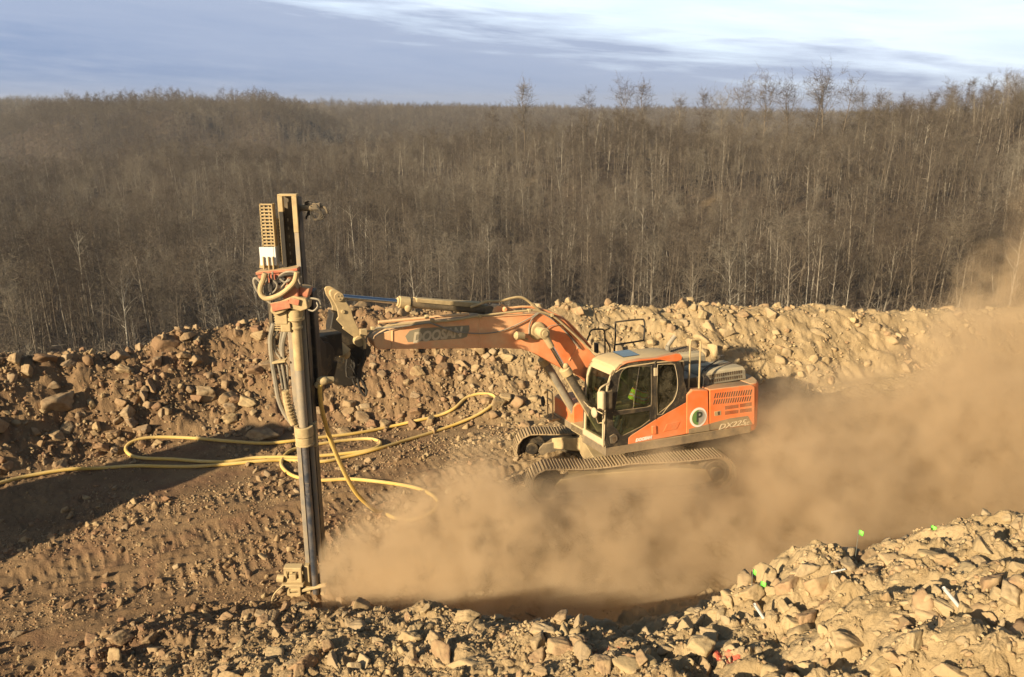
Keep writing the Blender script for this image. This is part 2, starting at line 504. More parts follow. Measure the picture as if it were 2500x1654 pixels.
def build_ground():
    core = np.linspace(R_(-41), R_(41), 1150)
    side = np.concatenate([np.linspace(R_(-180), R_(-41), 90)[:-1], core, np.linspace(R_(41), R_(180), 90)[1:]])
    r1 = [3.0]
    while r1[-1] < 34: r1.append(r1[-1] + max(0.018, 0.0021 * r1[-1] if r1[-1] < 15 else 0.0024 * r1[-1]) * (1.0))
    while r1[-1] < 60: r1.append(r1[-1] * 1.012)
    while r1[-1] < 5200: r1.append(r1[-1] * 1.022)
    r = np.array([0.0, 1.0, 2.0] + r1)
    A, Rr = np.meshgrid(side, r)
    X = Rr * np.sin(A); Y = Rr * np.cos(A)
    Z = surf_z(X.ravel(), Y.ravel()).reshape(X.shape)
    nr, na = X.shape
    _, wb_, wf_, _t = zones(X, Y)
    w_ = (np.maximum(wb_, wf_) * sstep(34, 26, np.hypot(X, Y)))
    X = X + w_ * (.09 * fbm(X / .22, Y / .22, 3, 401)); Y = Y + w_ * (.09 * fbm(X / .22, Y / .22, 3, 402))
    V = np.stack([X, Y, Z], -1).reshape(-1, 3)
    i = np.arange(nr - 1)[:, None] * na + np.arange(na - 1)[None, :]
    F = np.stack([i, i + 1, i + na + 1, i + na], -1).reshape(-1, 4)[:, ::-1]
    me = np_mesh('ground', V, F, M_GROUND, smooth=True)
    yc = np.interp(V[:, 0], _cr[:, 0], _cr[:, 1])
    fo = sstep(2.5, 6.0, V[:, 1] - yc + 1.5 * fbm(V[:, 0] / 2, V[:, 1] / 2, 2, 4)).astype(np.float32)
    fo = np.maximum(fo, sstep(60, 75, np.hypot(V[:, 0], V[:, 1]))).astype(np.float32)
    a = me.attributes.new('forest', 'FLOAT', 'POINT'); a.data.foreach_set('value', fo)
    pt = np.zeros(len(V), np.float32)
    for (px, py, z, rx, ry) in ((1475, 1562, 2.3, .20, .05), (1530, 1572, 2.3, .10, .03), (1790, 1545, 2.7, .10, .07), (1760, 1550, 2.6, .05, .05)):
        c = gp(px, py, z)
        dd = np.hypot((V[:, 0] - c[0]) / rx, (V[:, 1] - c[1]) / (ry * 2.2))
        pt = np.maximum(pt, np.where(dd < 3, sstep(1.2, .5, dd + .9 * fbm(V[:, 0] / .06, V[:, 1] / .06, 2, 12)), 0))
    a = me.attributes.new('paint', 'FLOAT', 'POINT'); a.data.foreach_set('value', pt.astype(np.float32))
    o = bpy.data.objects.new('ground', me); col.objects.link(o)
    tag(o, kind='structure')
    return o


ground = build_ground()

# ------------------------------------------------------------------ stones
rng = np.random.default_rng(7)


def ico(sub):
    bm = bmesh.new(); bmesh.ops.create_icosphere(bm, subdivisions=sub, radius=1.0)
    V = np.array([v.co[:] for v in bm.verts]); F = np.array([[v.index for v in f.verts] for f in bm.faces]); bm.free()
    return V, F


def stone(V, seed, planes=16, rough=0.03):
    r = np.random.default_rng(seed)
    # a broken block: three pairs of fracture faces, jittered, and a few corners knocked off
    q_, _ = np.linalg.qr(r.normal(size=(3, 3)))
    n = np.concatenate([q_, -q_, r.normal(size=(4, 3)) * 1.0]); n[:6] += r.normal(scale=.22, size=(6, 3))
    n /= np.linalg.norm(n, axis=1)[:, None]
    h = np.concatenate([r.uniform(0.42, 0.80, 6), r.uniform(0.62, .9, 4)])
    D = V @ n.T
    k = np.where(D > 0.05, h[None] / np.maximum(D, .05), 9).min(1)
    k = np.minimum(k, 1.30)
    W = V * k[:, None]
    ph = r.uniform(0, 9, 3)
    for _ in range(7):
        dn = r.normal(size=3); dn /= np.linalg.norm(dn); fq = r.uniform(4, 16)
        W = W + V * (rough * 4.5 / fq * (np.abs(np.sin(W @ dn * fq + r.uniform(0, 6)))[:, None] * 2 - 1.2))
    return W * np.array([1.15, r.uniform(.6, .95), r.uniform(.6, .95)])


def rand_rot(n, r, flat=0.5):
    q = r.normal(size=(n, 4)); q[:, 1:3] *= flat; q /= np.linalg.norm(q, axis=1)[:, None]
    w, x, y, z = q.T
    return np.stack([np.stack([1 - 2 * (y * y + z * z), 2 * (x * y - z * w), 2 * (x * z + y * w)], -1),
                     np.stack([2 * (x * y + z * w), 1 - 2 * (x * x + z * z), 2 * (y * z - x * w)], -1),
                     np.stack([2 * (x * z - y * w), 2 * (y * z + x * w), 1 - 2 * (x * x + y * y)], -1)], -2)


ICO3, ICO2, ICO1 = ico(4), ico(3), ico(2)


def merged_stones(name, P, S, sub, seed, nvar=14):
    r = np.random.default_rng(seed)
    B, F = (ICO1, ICO2, ICO3)[sub - 1]
    var = np.stack([stone(B, 1000 + seed * 50 + i, planes=(12 if sub == 1 else 15)) for i in range(nvar)])
    n = len(P); vi = r.integers(0, nvar, n); Rm = rand_rot(n, r)
    VV = np.einsum('nij,nvj->nvi', Rm, var[vi]) * S[:, None, None] + P[:, None, :]
    FF = F[None] + (np.arange(n) * len(B))[:, None, None]
    me = np_mesh(name, VV.reshape(-1, 3), FF.reshape(-1, 3), M_ROCK)
    tn = np.repeat(r.uniform(0, 1, n), len(B)).astype(np.float32)
    a = me.attributes.new('tone', 'FLOAT', 'POINT'); a.data.foreach_set('value', tn)
    o = bpy.data.objects.new(name, me); col.objects.link(o)
    return o


def scatter(n, xr, yr, smin, smax, power, keep, seed, lift=0.12):
    r = np.random.default_rng(seed)
    x = r.uniform(*xr, n); y = r.uniform(*yr, n)
    m = keep(x, y, r)
    x, y = x[m], y[m]
    u = r.uniform(0, 1, len(x))
    s = smin * (smax / smin) ** (u ** power)
    z = surf_z(x, y)
    P = np.stack([x, y, z + s * lift], -1)
    q = proj(P)
    vis = (q[:, 0] > -250) & (q[:, 0] < 2750) & (q[:, 1] < 1850) & (q[:, 2] > 1)
    return P[vis], s[vis]


def keep_bank(x, y, r):
    z, wb, wf, t = zones(x, y)
    yc = np.interp(x, _cr[:, 0], _cr[:, 1])
    clump = sstep(-.35, .3, fbm(x / .9, y / .9, 2, 201))
    dens = np.where(x < 1.5, 1.0, np.where(x < 9, 0.5, 0.25)) * (0.35 + 0.65 * clump)
    return wb & (y < yc + 0.8) & (r.uniform(0, 1, len(x)) < dens)


def keep_berm(x, y, r):
    z, wb, wf, t = zones(x, y)
    yb = np.interp(x, _bm[:, 0], _bm[:, 1])
    dens = np.interp(x, [-8, -6, 1, 4], [0.5, 1, 1, .85]) * (0.4 + .6 * sstep(-.35, .25, fbm(x / .7, y / .7, 2, 202)))
    return wf & (y < yb + 0.9) & (r.uniform(0, 1, len(x)) < dens)


def keep_floor(x, y, r):
    z, wb, wf, t = zones(x, y)
    c, s = math.cos(R_(30)), math.sin(R_(30))
    v = -(x + 6) * s + (y - 12) * c
    row = np.exp(-((v - .95) / .35) ** 2) + np.exp(-((v + 1.5) / .45) ** 2) + np.exp(-((v - 3.4) / .4) ** 2)
    dens = 0.10 + 0.8 * row + 0.4 * sstep(.0, .35, fbm(x / 1.1, y / .9, 3, 203))
    return (~wb) & (~wf) & (x < 2.5) & (r.uniform(0, 1, len(x)) < dens)


B1 = scatter(26000, (-19, 22), (14, 34), .035, .24, 2.7, keep_bank, 1)
B2 = scatter(80000, (-19, 22), (14, 34), .022, .07, 1.6, keep_bank, 2)
F1 = scatter(5200, (-9, 8), (3.5, 14), .03, .18, 2.6, keep_berm, 3)
def keep_right(x, y, r): return keep_berm(x, y, r) & (x > .3)
def keep_bank_right(x, y, r): return keep_bank(x, y, r) & (x > -1)


F3 = scatter(2600, (0, 9), (3.5, 14), .04, .20, 2.4, keep_right, 13, -.3)
B3 = scatter(3500, (-1, 22), (17, 34), .07, .36, 2.6, keep_bank_right, 14, -.3)
F2 = scatter(60000, (-9, 8), (3.5, 14), .009, .04, 1.6, keep_berm, 4)
C1 = scatter(6000, (-13, 3), (8.5, 20), .03, .12, 3.0, keep_floor, 5)
C2 = scatter(50000, (-13, 3), (8.5, 20), .012, .035, 1.7, keep_floor, 6)


def hit(px, py, s0=3.0, s1=60.0, n=4000):
    """first point where the sight line through a photo pixel meets the ground"""
    r = ray(px, py); s = np.linspace(s0, s1, n)
    P = np.array([0, 0, CAMZ])[None] + s[:, None] * r[None]
    z = surf_z(P[:, 0], P[:, 1]); k = np.argmax(P[:, 2] < z)
    return P[k]


boulders = []
_bvar = [stone(ICO3[0], 500 + i, planes=14 + i % 4, rough=.035) for i in range(14)]
_bmesh = []
for i, v in enumerate(_bvar):
    me = np_mesh('boulder', v, ICO3[1], M_ROCK)
    a = me.attributes.new('tone', 'FLOAT', 'POINT'); a.data.foreach_set('value', np.full(len(v), 0.0, np.float32))
    _bmesh.append(me)
_br = np.random.default_rng(77)


def boulder(P, sx, sz, label, group, name='boulder', k=None, rz=None, tilt=0.35):
    o = bpy.data.objects.new(name, _bmesh[_br.integers(0, 14) if k is None else k])
    o.location = P
    o.rotation_euler = (_br.uniform(-tilt, tilt), _br.uniform(-tilt, tilt), _br.uniform(0, 6.28) if rz is None else rz)
    o.scale = (sx, sx * _br.uniform(.85, 1.0), sz)
    col.objects.link(o)
    tag(o, label, 'boulder' if max(sx, sz) > .12 else 'rock', group)
    boulders.append(o)
    return o


for px, py, w, h, lab in (
        (35, 878, 50, 40, 'pale tan boulder perched at the far left end of the spoil bank crest'),
        (106, 876, 48, 34, 'tan boulder on the bank crest, second from the left edge'),
        (143, 985, 62, 50, 'large greenish tan boulder alone in the brown bank near the left edge'),
        (166, 1046, 34, 42, 'upright cream stone low on the left bank'),
        (236, 1044, 32, 34, 'round brown stone beside the upright cream stone on the left bank'),
        (282, 1058, 46, 22, 'long flat tan stone at the foot of the left bank'),
        (404, 840, 50, 36, 'cracked pale boulder on the bank crest where it steps up towards the drill mast'),
        (350, 968, 38, 34, 'grey-green wedge shaped stone half way up the left bank'),
        (505, 962, 52, 50, 'tall brown slab standing in the middle of the left bank'),
        (606, 985, 46, 36, 'tan boulder on the bank just left of the mast hoses'),
        (560, 1024, 38, 34, 'bright angular stone with a dark shadow left of the mast'),
        (646, 1068, 58, 34, 'reddish block at the foot of the bank touching the yellow hose'),
        (386, 884, 38, 28, 'reddish brown rounded stone below the bank crest left of the mast'),
        (446, 868, 38, 26, 'bright flat topped stone under the stepped bank crest'),
        (1768, 812, 34, 32, 'round tan boulder on the right bank above the engine hood'),
        (1812, 768, 32, 22, 'smooth tan boulder on the right bank crest'),
        (1881, 768, 28, 28, 'reddish stone sitting on the right bank crest'),
        (1745, 862, 30, 34, 'pale blocky stone on the bank behind the cab'),
        (925, 762, 34, 38, 'brown stone on the bank crest above the boom'),
        (1078, 880, 32, 30, 'tan stone under the middle of the boom'),
        (1088, 908, 40, 34, 'rounded tan boulder under the boom, larger of the pair there'),
        (1160, 903, 30, 36, 'upright tan stone on the bank under the boom bend'),
        (1022, 910, 26, 26, 'small pale stone under the boom near the drill'),
        (838, 1478, 42, 34, 'leaning flat stone on the near berm crest beside the dust'),
        (878, 1484, 38, 42, 'upright flat stone on the near berm crest beside the dust'),
        (1246, 1490, 36, 32, 'pale angular stone alone on the near berm crest against the dark dust'),
        (1315, 1570, 42, 42, 'pointed pale block casting a long shadow on the near berm'),
        (1140, 1624, 84, 46, 'large cream boulder at the bottom edge of the near berm'),
        (1015, 1542, 42, 44, 'tan boulder in the middle of the near berm'),
        (1317, 1603, 44, 24, 'flat tan block in front of the pointed pale block'),
        (890, 1616, 44, 30, 'tan stone at the bottom of the near berm left of the cream boulder'),
        (2416, 1436, 50, 78, 'tall smooth yellow boulder at the right edge of the picture'),
        (2300, 1372, 56, 42, 'broad tan boulder upslope of the white marker pipe'),
        (1968, 1634, 58, 42, 'grey boulder in the black shadow at the bottom right'),
        (1806, 1592, 34, 34, 'cream angular stone near the bottom right')):
    P = hit(px, py)
    d = proj(P)[2]
    boulder(P, w * d / 2000 / 1.75, h * d / 2000 / 1.45, lab, 'boulders in the spoil banks')

_all = []
for (P, s), kind in ((B1, 'bank'), (F1, 'berm'), (C1, 'floor')):
    q = proj(P); px = s / q[:, 2]
    px = np.where((q[:, 0] < 0) | (q[:, 0] > 2500) | (q[:, 1] > 1680), 0, px)
    _all.append(np.stack([px, np.arange(len(s)), np.full(len(s), ('bank', 'berm', 'floor').index(kind))], 1))
_all = np.concatenate(_all)
_top = _all[np.argsort(-_all[:, 0])][:250]
_lab = [('angular brown or tan rock loose on the spoil bank behind the excavator', 'loose rocks on the spoil bank'),
        ('angular tan rock loose on the near berm', 'loose rocks on the near berm'),
        ('stone lying on the tracked floor of the cut', 'stones on the floor of the cut')]
for pxs, i, k in _top:
    P, s = (B1, F1, C1)[int(k)]
    boulder(P[int(i)], s[int(i)], s[int(i)] * _br.uniform(.85, 1.1), *_lab[int(k)], name='rock')
for nm, (P, s), k, sub, lab in (('rubble', B1, 0, 2, 'broken brown and tan rubble covering the spoil bank behind the machine'),
                                ('rubble', F1, 1, 2, 'broken tan rubble covering the near berm'),
                                ('rubble', C1, 2, 2, 'scattered stones in rows on the tracked floor of the cut')):
    idx = set(_top[_top[:, 2] == k][:, 1].astype(int).tolist())
    m = np.array([j not in idx for j in range(len(s))])
    tag(merged_stones(nm, P[m], s[m], sub, 10 + k), lab, 'rubble', kind='stuff')
tag(merged_stones('clods', F3[0], F3[1], 2, 31), 'dusty tan clods and blocks bedded in the near berm', 'clods', kind='stuff')
tag(merged_stones('clods', B3[0], B3[1], 2, 32), 'dusty tan clods bedded in the spoil bank behind the cab', 'clods', kind='stuff')
for nm, (P, s), k, lab in (('gravel', B2, 0, 'small broken stone filling the gaps on the spoil bank'),
                           ('gravel', F2, 1, 'small tan gravel and crumbs of earth on the near berm'),
                           ('gravel', C2, 2, 'fine gravel strewn over the floor of the cut')):
    tag(merged_stones(nm, P, s, 1, 20 + k), lab, 'gravel', kind='stuff')

# ------------------------------------------------------------------ bare winter trees
def mat_bark():
    n = N('bark')
    oi = n.new('ShaderNodeObjectInfo')
    geo = n.new('ShaderNodeNewGeometry')
    c = n.ramp(oi.outputs['Random'], [(0.0, (0.12, 0.095, 0.07)), (0.6, (0.21, 0.17, 0.125)), (0.82, (0.36, 0.31, 0.24)), (1.0, (0.54, 0.49, 0.40))])
    c = n.mix(n.ramp(n.noise(geo.outputs['Position'], 1.2, 4), [(0.4, 0.0), (0.65, 0.55)]), c, (0.14, 0.11, 0.08))
    return n.out(n.bsdf(c, 0.95, spec=0.1))


def mat_twig():
    n = N('twigs')
    oi = n.new('ShaderNodeObjectInfo')
    c = n.ramp(oi.outputs['Random'], [(0.0, (0.085, 0.066, 0.052)), (0.4, (0.13, 0.104, 0.081)), (0.75, (0.18, 0.152, 0.118)), (1.0, (0.26, 0.23, 0.18))])
    geo = n.new('ShaderNodeNewGeometry')
    c = n.mix(n.ramp(n.noise(geo.outputs['Position'], 0.05, 3), [(0.45, 0.0), (0.7, 0.6)]), c, (0.25, 0.21, 0.155))
    c = n.mix(n.ramp(n.noise(geo.outputs['Position'], 0.016, 5), [(0.40, 0.0), (0.60, 0.8)]), c, (0.062, 0.046, 0.034))
    return n.out(n.bsdf(c, 0.95, spec=0.05))


M_BARK = mat_bark(); M_TWIG = mat_twig()
_n = N('far_bark'); M_BARKF = _n.out(_n.bsdf((0.15, 0.12, 0.088), .95, spec=.1))


class Tree:
    def __init__(s): s.V = []; s.F = []; s.tv = []; s.tf = []

    def tube(s, pts, rad, k=5, twig=False):
        V, F = (s.tv, s.tf) if twig else (s.V, s.F)
        b = len(V); n = len(pts)
        for i, (p, r) in enumerate(zip(pts, rad)):
            d = (pts[min(i + 1, n - 1)] - pts[max(i - 1, 0)]).normalized()
            a = d.orthogonal().normalized(); c = d.cross(a)
            for j in range(k):
                t = 6.2832 * j / k
                V.append(p + r * (math.cos(t) * a + math.sin(t) * c))
        for i in range(n - 1):
            for j in range(k):
                q = b + i * k; F.append((q + j, q + (j + 1) % k, q + k + (j + 1) % k, q + k + j))

    def blade(s, p, q, w, r):
        d = (q - p); a = d.cross(Vector((r.gauss(0, 1), r.gauss(0, 1), r.gauss(0, 1)))).normalized() * w
        b = len(s.tv); s.tv += [p - a, p + a, q + a * .25, q - a * .25]; s.tf.append((b, b + 1, b + 2, b + 3))

    def mesh(s, name):
        a = np_mesh(name + '_trunk', np.array([v[:] for v in s.V]), np.array(s.F), M_BARK, smooth=True)
        b = np_mesh(name + '_crown', np.array([v[:] for v in s.tv]), np.array(s.tf), M_TWIG)
        return a, b


def grow(seed, H=18.0, r0=.20, clear=.42, spread=.23, nl=20, ns=8, nt=9, tw=.014, lean=0.05, fork=False, lod=0, oval=True):
    r = random.Random(seed); t = Tree()
    lx, ly = r.gauss(0, lean), r.gauss(0, lean)
    pts = []; x = y = 0.0
    nseg = 9
    for i in range(nseg + 1):
        pts.append(Vector((x, y, H * i / nseg)))
        x += (lx + r.gauss(0, .035)) * H / nseg; y += (ly + r.gauss(0, .035)) * H / nseg
    pts[0].z = -1.5
    rad = [max(.02, r0 * (1 - (i / nseg)) ** .8 * (1.25 if i == 0 else 1)) for i in range(nseg + 1)]
    t.tube(pts, rad, 6 if lod == 0 else 4)

    def on(f):
        q = f * nseg; i = min(int(q), nseg - 1); return pts[i].lerp(pts[i + 1], q - i), rad[i]

    for j in range(nl):
        f = clear + (1 - clear) * (j + r.random()) / nl
        if r.random() < .12: f = r.uniform(clear * .5, clear)
        P, rb = on(min(f, .98))
        az = r.uniform(0, 6.283)
        up = r.uniform(.5, 1.3)
        L = H * spread * (1.15 - .65 * (f - clear) / (1 - clear)) * r.uniform(.55, 1.15)
        if oval:
            tt = max(0, (f - clear) / (1 - clear)); L = H * spread * (.35 + .85 * math.sin(math.pi * (.12 + .70 * tt))) * r.uniform(.6, 1.1); up = up * .6 + .9 * tt + .3
            d_up = up
        if f < clear: L *= .5
        d = Vector((math.cos(az), math.sin(az), up)).normalized()
        lp_ = [P]; dd = d.copy()
        for k in range(4):
            dd = (dd + Vector((r.gauss(0, .25), r.gauss(0, .25), r.gauss(.05, .18)))).normalized()
            lp_.append(lp_[-1] + dd * L / 4)
        rl = min(rb * .6, .075) * r.uniform(.6, 1)
        t.tube(lp_, [rl, rl * .8, rl * .55, rl * .35, .008], 4 if lod == 0 else 3)
        for k in range(ns):
            g = r.uniform(.25, 1.0) * 4; i = min(int(g), 3); Q = lp_[i].lerp(lp_[i + 1], g - i)
            e = (dd * .6 + Vector((r.gauss(0, .8), r.gauss(0, .8), r.gauss(.2, .45)))).normalized()
            l2 = L * r.uniform(.25, .55)
            Q2 = Q + e * l2 * .5; e2 = (e + Vector((r.gauss(0, .3), r.gauss(0, .3), r.gauss(.1, .25)))).normalized(); Q3 = Q2 + e2 * l2 * .5
            if lod == 0:
                t.tube([Q, Q2, Q3], [.022, .015, .006], 3, True)
            else:
                t.blade(Q, Q3, .035, r)
            for m in range(nt):
                h = r.uniform(.1, 1.0); S = Q.lerp(Q2, h * 2) if h < .5 else Q2.lerp(Q3, h * 2 - 1)
                g2 = (e2 * .6 + Vector((r.gauss(0, .8), r.gauss(0, .8), r.gauss(.1, .5)))).normalized()
                t.blade(S, S + g2 * r.uniform(.5, 1.3) * (H / 18), tw, r)
    return t


_tspec = [dict(H=19, r0=.19, clear=.42, spread=.24, nl=20), dict(H=17, r0=.17, clear=.32, spread=.29, nl=22), dict(H=21, r0=.22, clear=.50, spread=.22, nl=18),
          dict(H=15, r0=.16, clear=.25, spread=.36, nl=24), dict(H=18, r0=.19, clear=.32, spread=.30, nl=22, lean=.12), dict(H=20, r0=.17, clear=.55, spread=.20, nl=15),
          dict(H=16, r0=.22, clear=.3, spread=.40, nl=26), dict(H=13, r0=.10, clear=.3, spread=.26, nl=16)]
TREES = [grow(300 + i, **s).mesh('tree') for i, s in enumerate(_tspec)]
FAR = []
for i, s in enumerate(_tspec[:5]):
    s = dict(s); s.update(nl=20, ns=5, nt=5, tw=.045, lod=1, r0=s['r0'] * .9, clear=s['clear'] * .7, spread=s['spread'] * 1.15)
    FAR.append(grow(400 + i, **s).mesh('far_tree')); FAR[-1][0].materials[0] = M_BARKF
SKY0 = len(TREES)
for i in range(2):
    t_ = grow(450 + i, H=4.5, r0=.04, clear=.05, spread=.5, nl=16, ns=4, nt=6, tw=.012, lod=1)
    TREES.append(t_.mesh('bush'))

for i in range(3):   # open grown crowns for the skyline
    TREES.append(grow(470 + i, H=18, r0=.24, clear=(.42, .34, .48)[i], spread=(.27, .32, .24)[i], oval=True, nl=(34, 40, 28)[i], ns=8, nt=8, tw=.017).mesh('tree'))
    _tspec += [dict(H=18)]
# positions: a jittered grid over the slopes
tr = np.random.default_rng(11)


def jgrid(cell, rmin, rmax, azlim=R_(37)):
    n = int(2 * rmax / cell)
    gx, gy = np.meshgrid((np.arange(n) + .5) * cell - rmax, (np.arange(int(rmax / cell) + 1) + .5) * cell)
    x = (gx + tr.uniform(-.48, .48, gx.shape) * cell).ravel(); y = (gy + tr.uniform(-.48, .48, gy.shape) * cell).ravel()
    r = np.hypot(x, y); a = np.abs(np.arctan2(x, y))
    m = (r > rmin) & (r < rmax) & (a < azlim)
    return x[m], y[m]


def tree_pts(x, y, hmul=1.0):
    z = surf_z(x, y, False)
    P = np.stack([x, y, z], -1)
    top = proj(P + np.array([0, 0, 19.0])); q = proj(P)
    # drop the ones whose whole height is hidden behind the spoil bank or a nearer crest
    m = (top[:, 1] < 900) & (q[:, 0] > -350) & (q[:, 0] < 2850)
    return P[m]


PN = tree_pts(*jgrid(5.7, 135, 500))
g_ = fbm(PN[:, 0] / 30, PN[:, 1] / 30, 3, 91)
PN = PN[(tr.uniform(0, 1, len(PN)) < 0.86 + 1.3 * g_)]
PF = tree_pts(*jgrid(8.8, 500, 1150))
PG = tree_pts(*jgrid(11.0, 1150, 2300))
PS = tree_pts(*jgrid(4.4, 58, 420))
PS = PS[tr.uniform(0, 1, len(PS)) < .7]


def visible(P, H):
    """is the crown in front of the land behind the line of sight?"""
    out = np.zeros(len(P), bool)
    T = P + np.array([0, 0, 1.0])[None] * (np.asarray(H)[:, None] if np.ndim(H) else H)
    d = T - np.array([0, 0, CAMZ]); ok = np.ones(len(P), bool)
    for f in np.linspace(0.04, 0.97, 40):
        S = np.array([0, 0, CAMZ]) + d * f
        z = zones(S[:, 0], S[:, 1])[0]
        ok &= S[:, 2] > z - .5
    return ok


PN = PN[visible(PN, 17)]; PF = PF[visible(PF, 16)]; PG = PG[visible(PG, 18)]; PS = PS[visible(PS, 4.5)]
nv = np.array([0, 0, 1, 1, 2, 2, 3, 4, 4, 5, 5, 6, 7, 7])
VN = nv[tr.integers(0, len(nv), len(PN))]
SN = tr.uniform(.58, 1.0, len(PN))
VF = tr.integers(0, 5, len(PF)); VG = tr.integers(0, 5, len(PG))
print('trees', len(PN), len(PF), len(PG), len(PS))


def tree_thing(P, v, s, rz, label, group, name='bare_tree', cat='tree'):
    o = empty(name, P); o.rotation_euler = (0, 0, rz); o.scale = (s, s, s)
    tag(o, label, cat, group)
    for nm, me in (('trunk', TREES[v][0]), ('crown', TREES[v][1])):
        c = bpy.data.objects.new(nm, me); c.parent = o; col.objects.link(c)
    return o


# the tall trees standing against the sky, one by one: photo x, top row, kind, how they look
for px, top, r, v, lab in (
        (1284, 203, 372, 6, 'dark round-crowned bare tree standing above the left part of the skyline'),
        (1424, 214, 362, 0, 'narrow bare tree on the skyline between two round-crowned ones'),
        (1522, 203, 352, 3, 'broad dark bare tree in the middle of the skyline'),
        (1575, 203, 350, 4, 'forked bare tree just right of the broad dark skyline tree'),
        (1660, 238, 346, 3, 'low dense bare tree on the skyline before the wide gap'),
        (1722, 224, 344, 3, 'round dense bare tree on the skyline'),
        (1772, 230, 342, 6, 'pale round-crowned bare tree on the skyline'),
        (1815, 208, 340, 1, 'thin see-through bare tree on the skyline'),
        (1877, 193, 338, 0, 'tall narrow bare tree left of the three tallest'),
        (1943, 201, 336, 4, 'slender bare tree beside the three tallest'),
        (1988, 177, 334, 2, 'tallest bare tree on the skyline, leftmost of the three'),
        (2028, 178, 334, 2, 'tall dark bare tree in the middle of the three tallest'),
        (2056, 184, 334, 1, 'tall bare tree on the right of the three tallest'),
        (2100, 222, 334, 7, 'small lone leaning bare tree in the dip of the skyline'),
        (2145, 226, 335, 3, 'small round bare tree where the skyline starts to climb'),
        (2180, 222, 335, 6, 'bare tree at the start of the right hand climb of the skyline'),
        (2320, 205, 338, 5, 'thin bare tree half way up the right skyline'),
        (2445, 176, 350, 0, 'bare tree at the top of the skyline near the right edge'),
        (1190, 255, 388, 4, 'pale forked bare tree at the left shoulder of the near ridge')):
    r += 58
    u = (px - 1250) / 2000.; a = math.atan2(u, CP + .27 * .3)
    x, y = r * math.sin(a), r * math.cos(a)
    z0 = gz(x, y)
    zt = at_y(px, top, y)[2]
    H0 = _tspec[v]['H']; s = max(.5, (zt - z0) / H0)
    tree_thing((x, y, z0), 10 + (px // 7) % 3, max(.5, (zt - z0) / 20.8), tr.uniform(0, 6.28), lab, 'tall trees on the skyline')

d_ = np.hypot(PN[:, 0], PN[:, 1]) / SN / np.array([s['H'] for s in _tspec])[VN]
order = np.argsort(d_)
qx = proj(PN)
inview = (qx[:, 0] > -30) & (qx[:, 0] < 2530)
pick = [i for i in order if inview[i]][:270]
for i in pick:
    u = qx[i, 0]
    if VN[i] in (3, 6): lab = 'wide branching bare tree on the wooded slope beyond the spoil bank'
    elif VN[i] == 4: lab = 'leaning bare tree on the wooded slope beyond the spoil bank'
    elif VN[i] == 7: lab = 'young thin bare tree on the wooded slope beyond the spoil bank'
    else: lab = 'straight trunked bare tree on the wooded slope beyond the spoil bank'
    tree_thing(PN[i], int(VN[i]), float(SN[i]), tr.uniform(0, 6.28), lab, 'bare trees on the wooded slope, ' + lab.split(' bare')[0])
m_ = np.ones(len(PN), bool); m_[pick] = False


def woodland(name, P, V, S, meshes, label):
    """one object of bare woodland: points with a tree set on each"""
    me = bpy.data.meshes.new(name); me.vertices.add(len(P)); me.vertices.foreach_set('co', np.ascontiguousarray(P, np.float32).ravel())
    a = me.attributes.new('sort', 'INT', 'POINT'); a.data.foreach_set('value', V.astype(np.int32))
    a = me.attributes.new('size', 'FLOAT', 'POINT'); a.data.foreach_set('value', S.astype(np.float32))
    a = me.attributes.new('turn', 'FLOAT_VECTOR', 'POINT')
    rot = np.zeros((len(P), 3), np.float32); rot[:, 2] = tr.uniform(0, 6.28, len(P)); rot[:, :2] = tr.normal(0, .04, (len(P), 2))
    a.data.foreach_set('vector', rot.ravel())
    o = bpy.data.objects.new(name, me); col.objects.link(o)
    ng = bpy.data.node_groups.new(name, 'GeometryNodeTree')
    ng.interface.new_socket('Geometry', in_out='INPUT', socket_type='NodeSocketGeometry')
    ng.interface.new_socket('Geometry', in_out='OUTPUT', socket_type='NodeSocketGeometry')
    gi = ng.nodes.new('NodeGroupInput'); go = ng.nodes.new('NodeGroupOutput')
    mp = ng.nodes.new('GeometryNodeMeshToPoints'); ng.links.new(gi.outputs[0], mp.inputs[0])
    join = ng.nodes.new('GeometryNodeJoinGeometry')

    def named(t, nm):
        n = ng.nodes.new('GeometryNodeInputNamedAttribute'); n.data_type = t; n.inputs['Name'].default_value = nm
        return n.outputs['Attribute']
    sort, size, turn = named('INT', 'sort'), named('FLOAT', 'size'), named('FLOAT_VECTOR', 'turn')
    for k, (tm, cm) in enumerate(meshes):
        if not (V == k).any(): continue
        cp = ng.nodes.new('FunctionNodeCompare'); cp.data_type = 'INT'; cp.operation = 'EQUAL'
        ng.links.new(sort, cp.inputs[2]); cp.inputs[3].default_value = k
        for mm in (tm, cm):
            src = SRC.get(mm.name)
            if src is None:
                src = bpy.data.objects.new(mm.name, mm); SRC[mm.name] = src
            oi = ng.nodes.new('GeometryNodeObjectInfo'); oi.inputs[0].default_value = src; oi.inputs['As Instance'].default_value = True
            ip = ng.nodes.new('GeometryNodeInstanceOnPoints')
            ng.links.new(mp.outputs[0], ip.inputs['Points']); ng.links.new(cp.outputs[0], ip.inputs['Selection'])
            ng.links.new(oi.outputs['Geometry'], ip.inputs['Instance'])
            ng.links.new(turn, ip.inputs['Rotation']); ng.links.new(size, ip.inputs['Scale'])
            ng.links.new(ip.outputs[0], join.inputs[0])
    ng.links.new(join.outputs[0], go.inputs[0])
    md = o.modifiers.new('trees', 'NODES'); md.node_group = ng
    tag(o, label, 'woodland', kind='stuff')
    return o


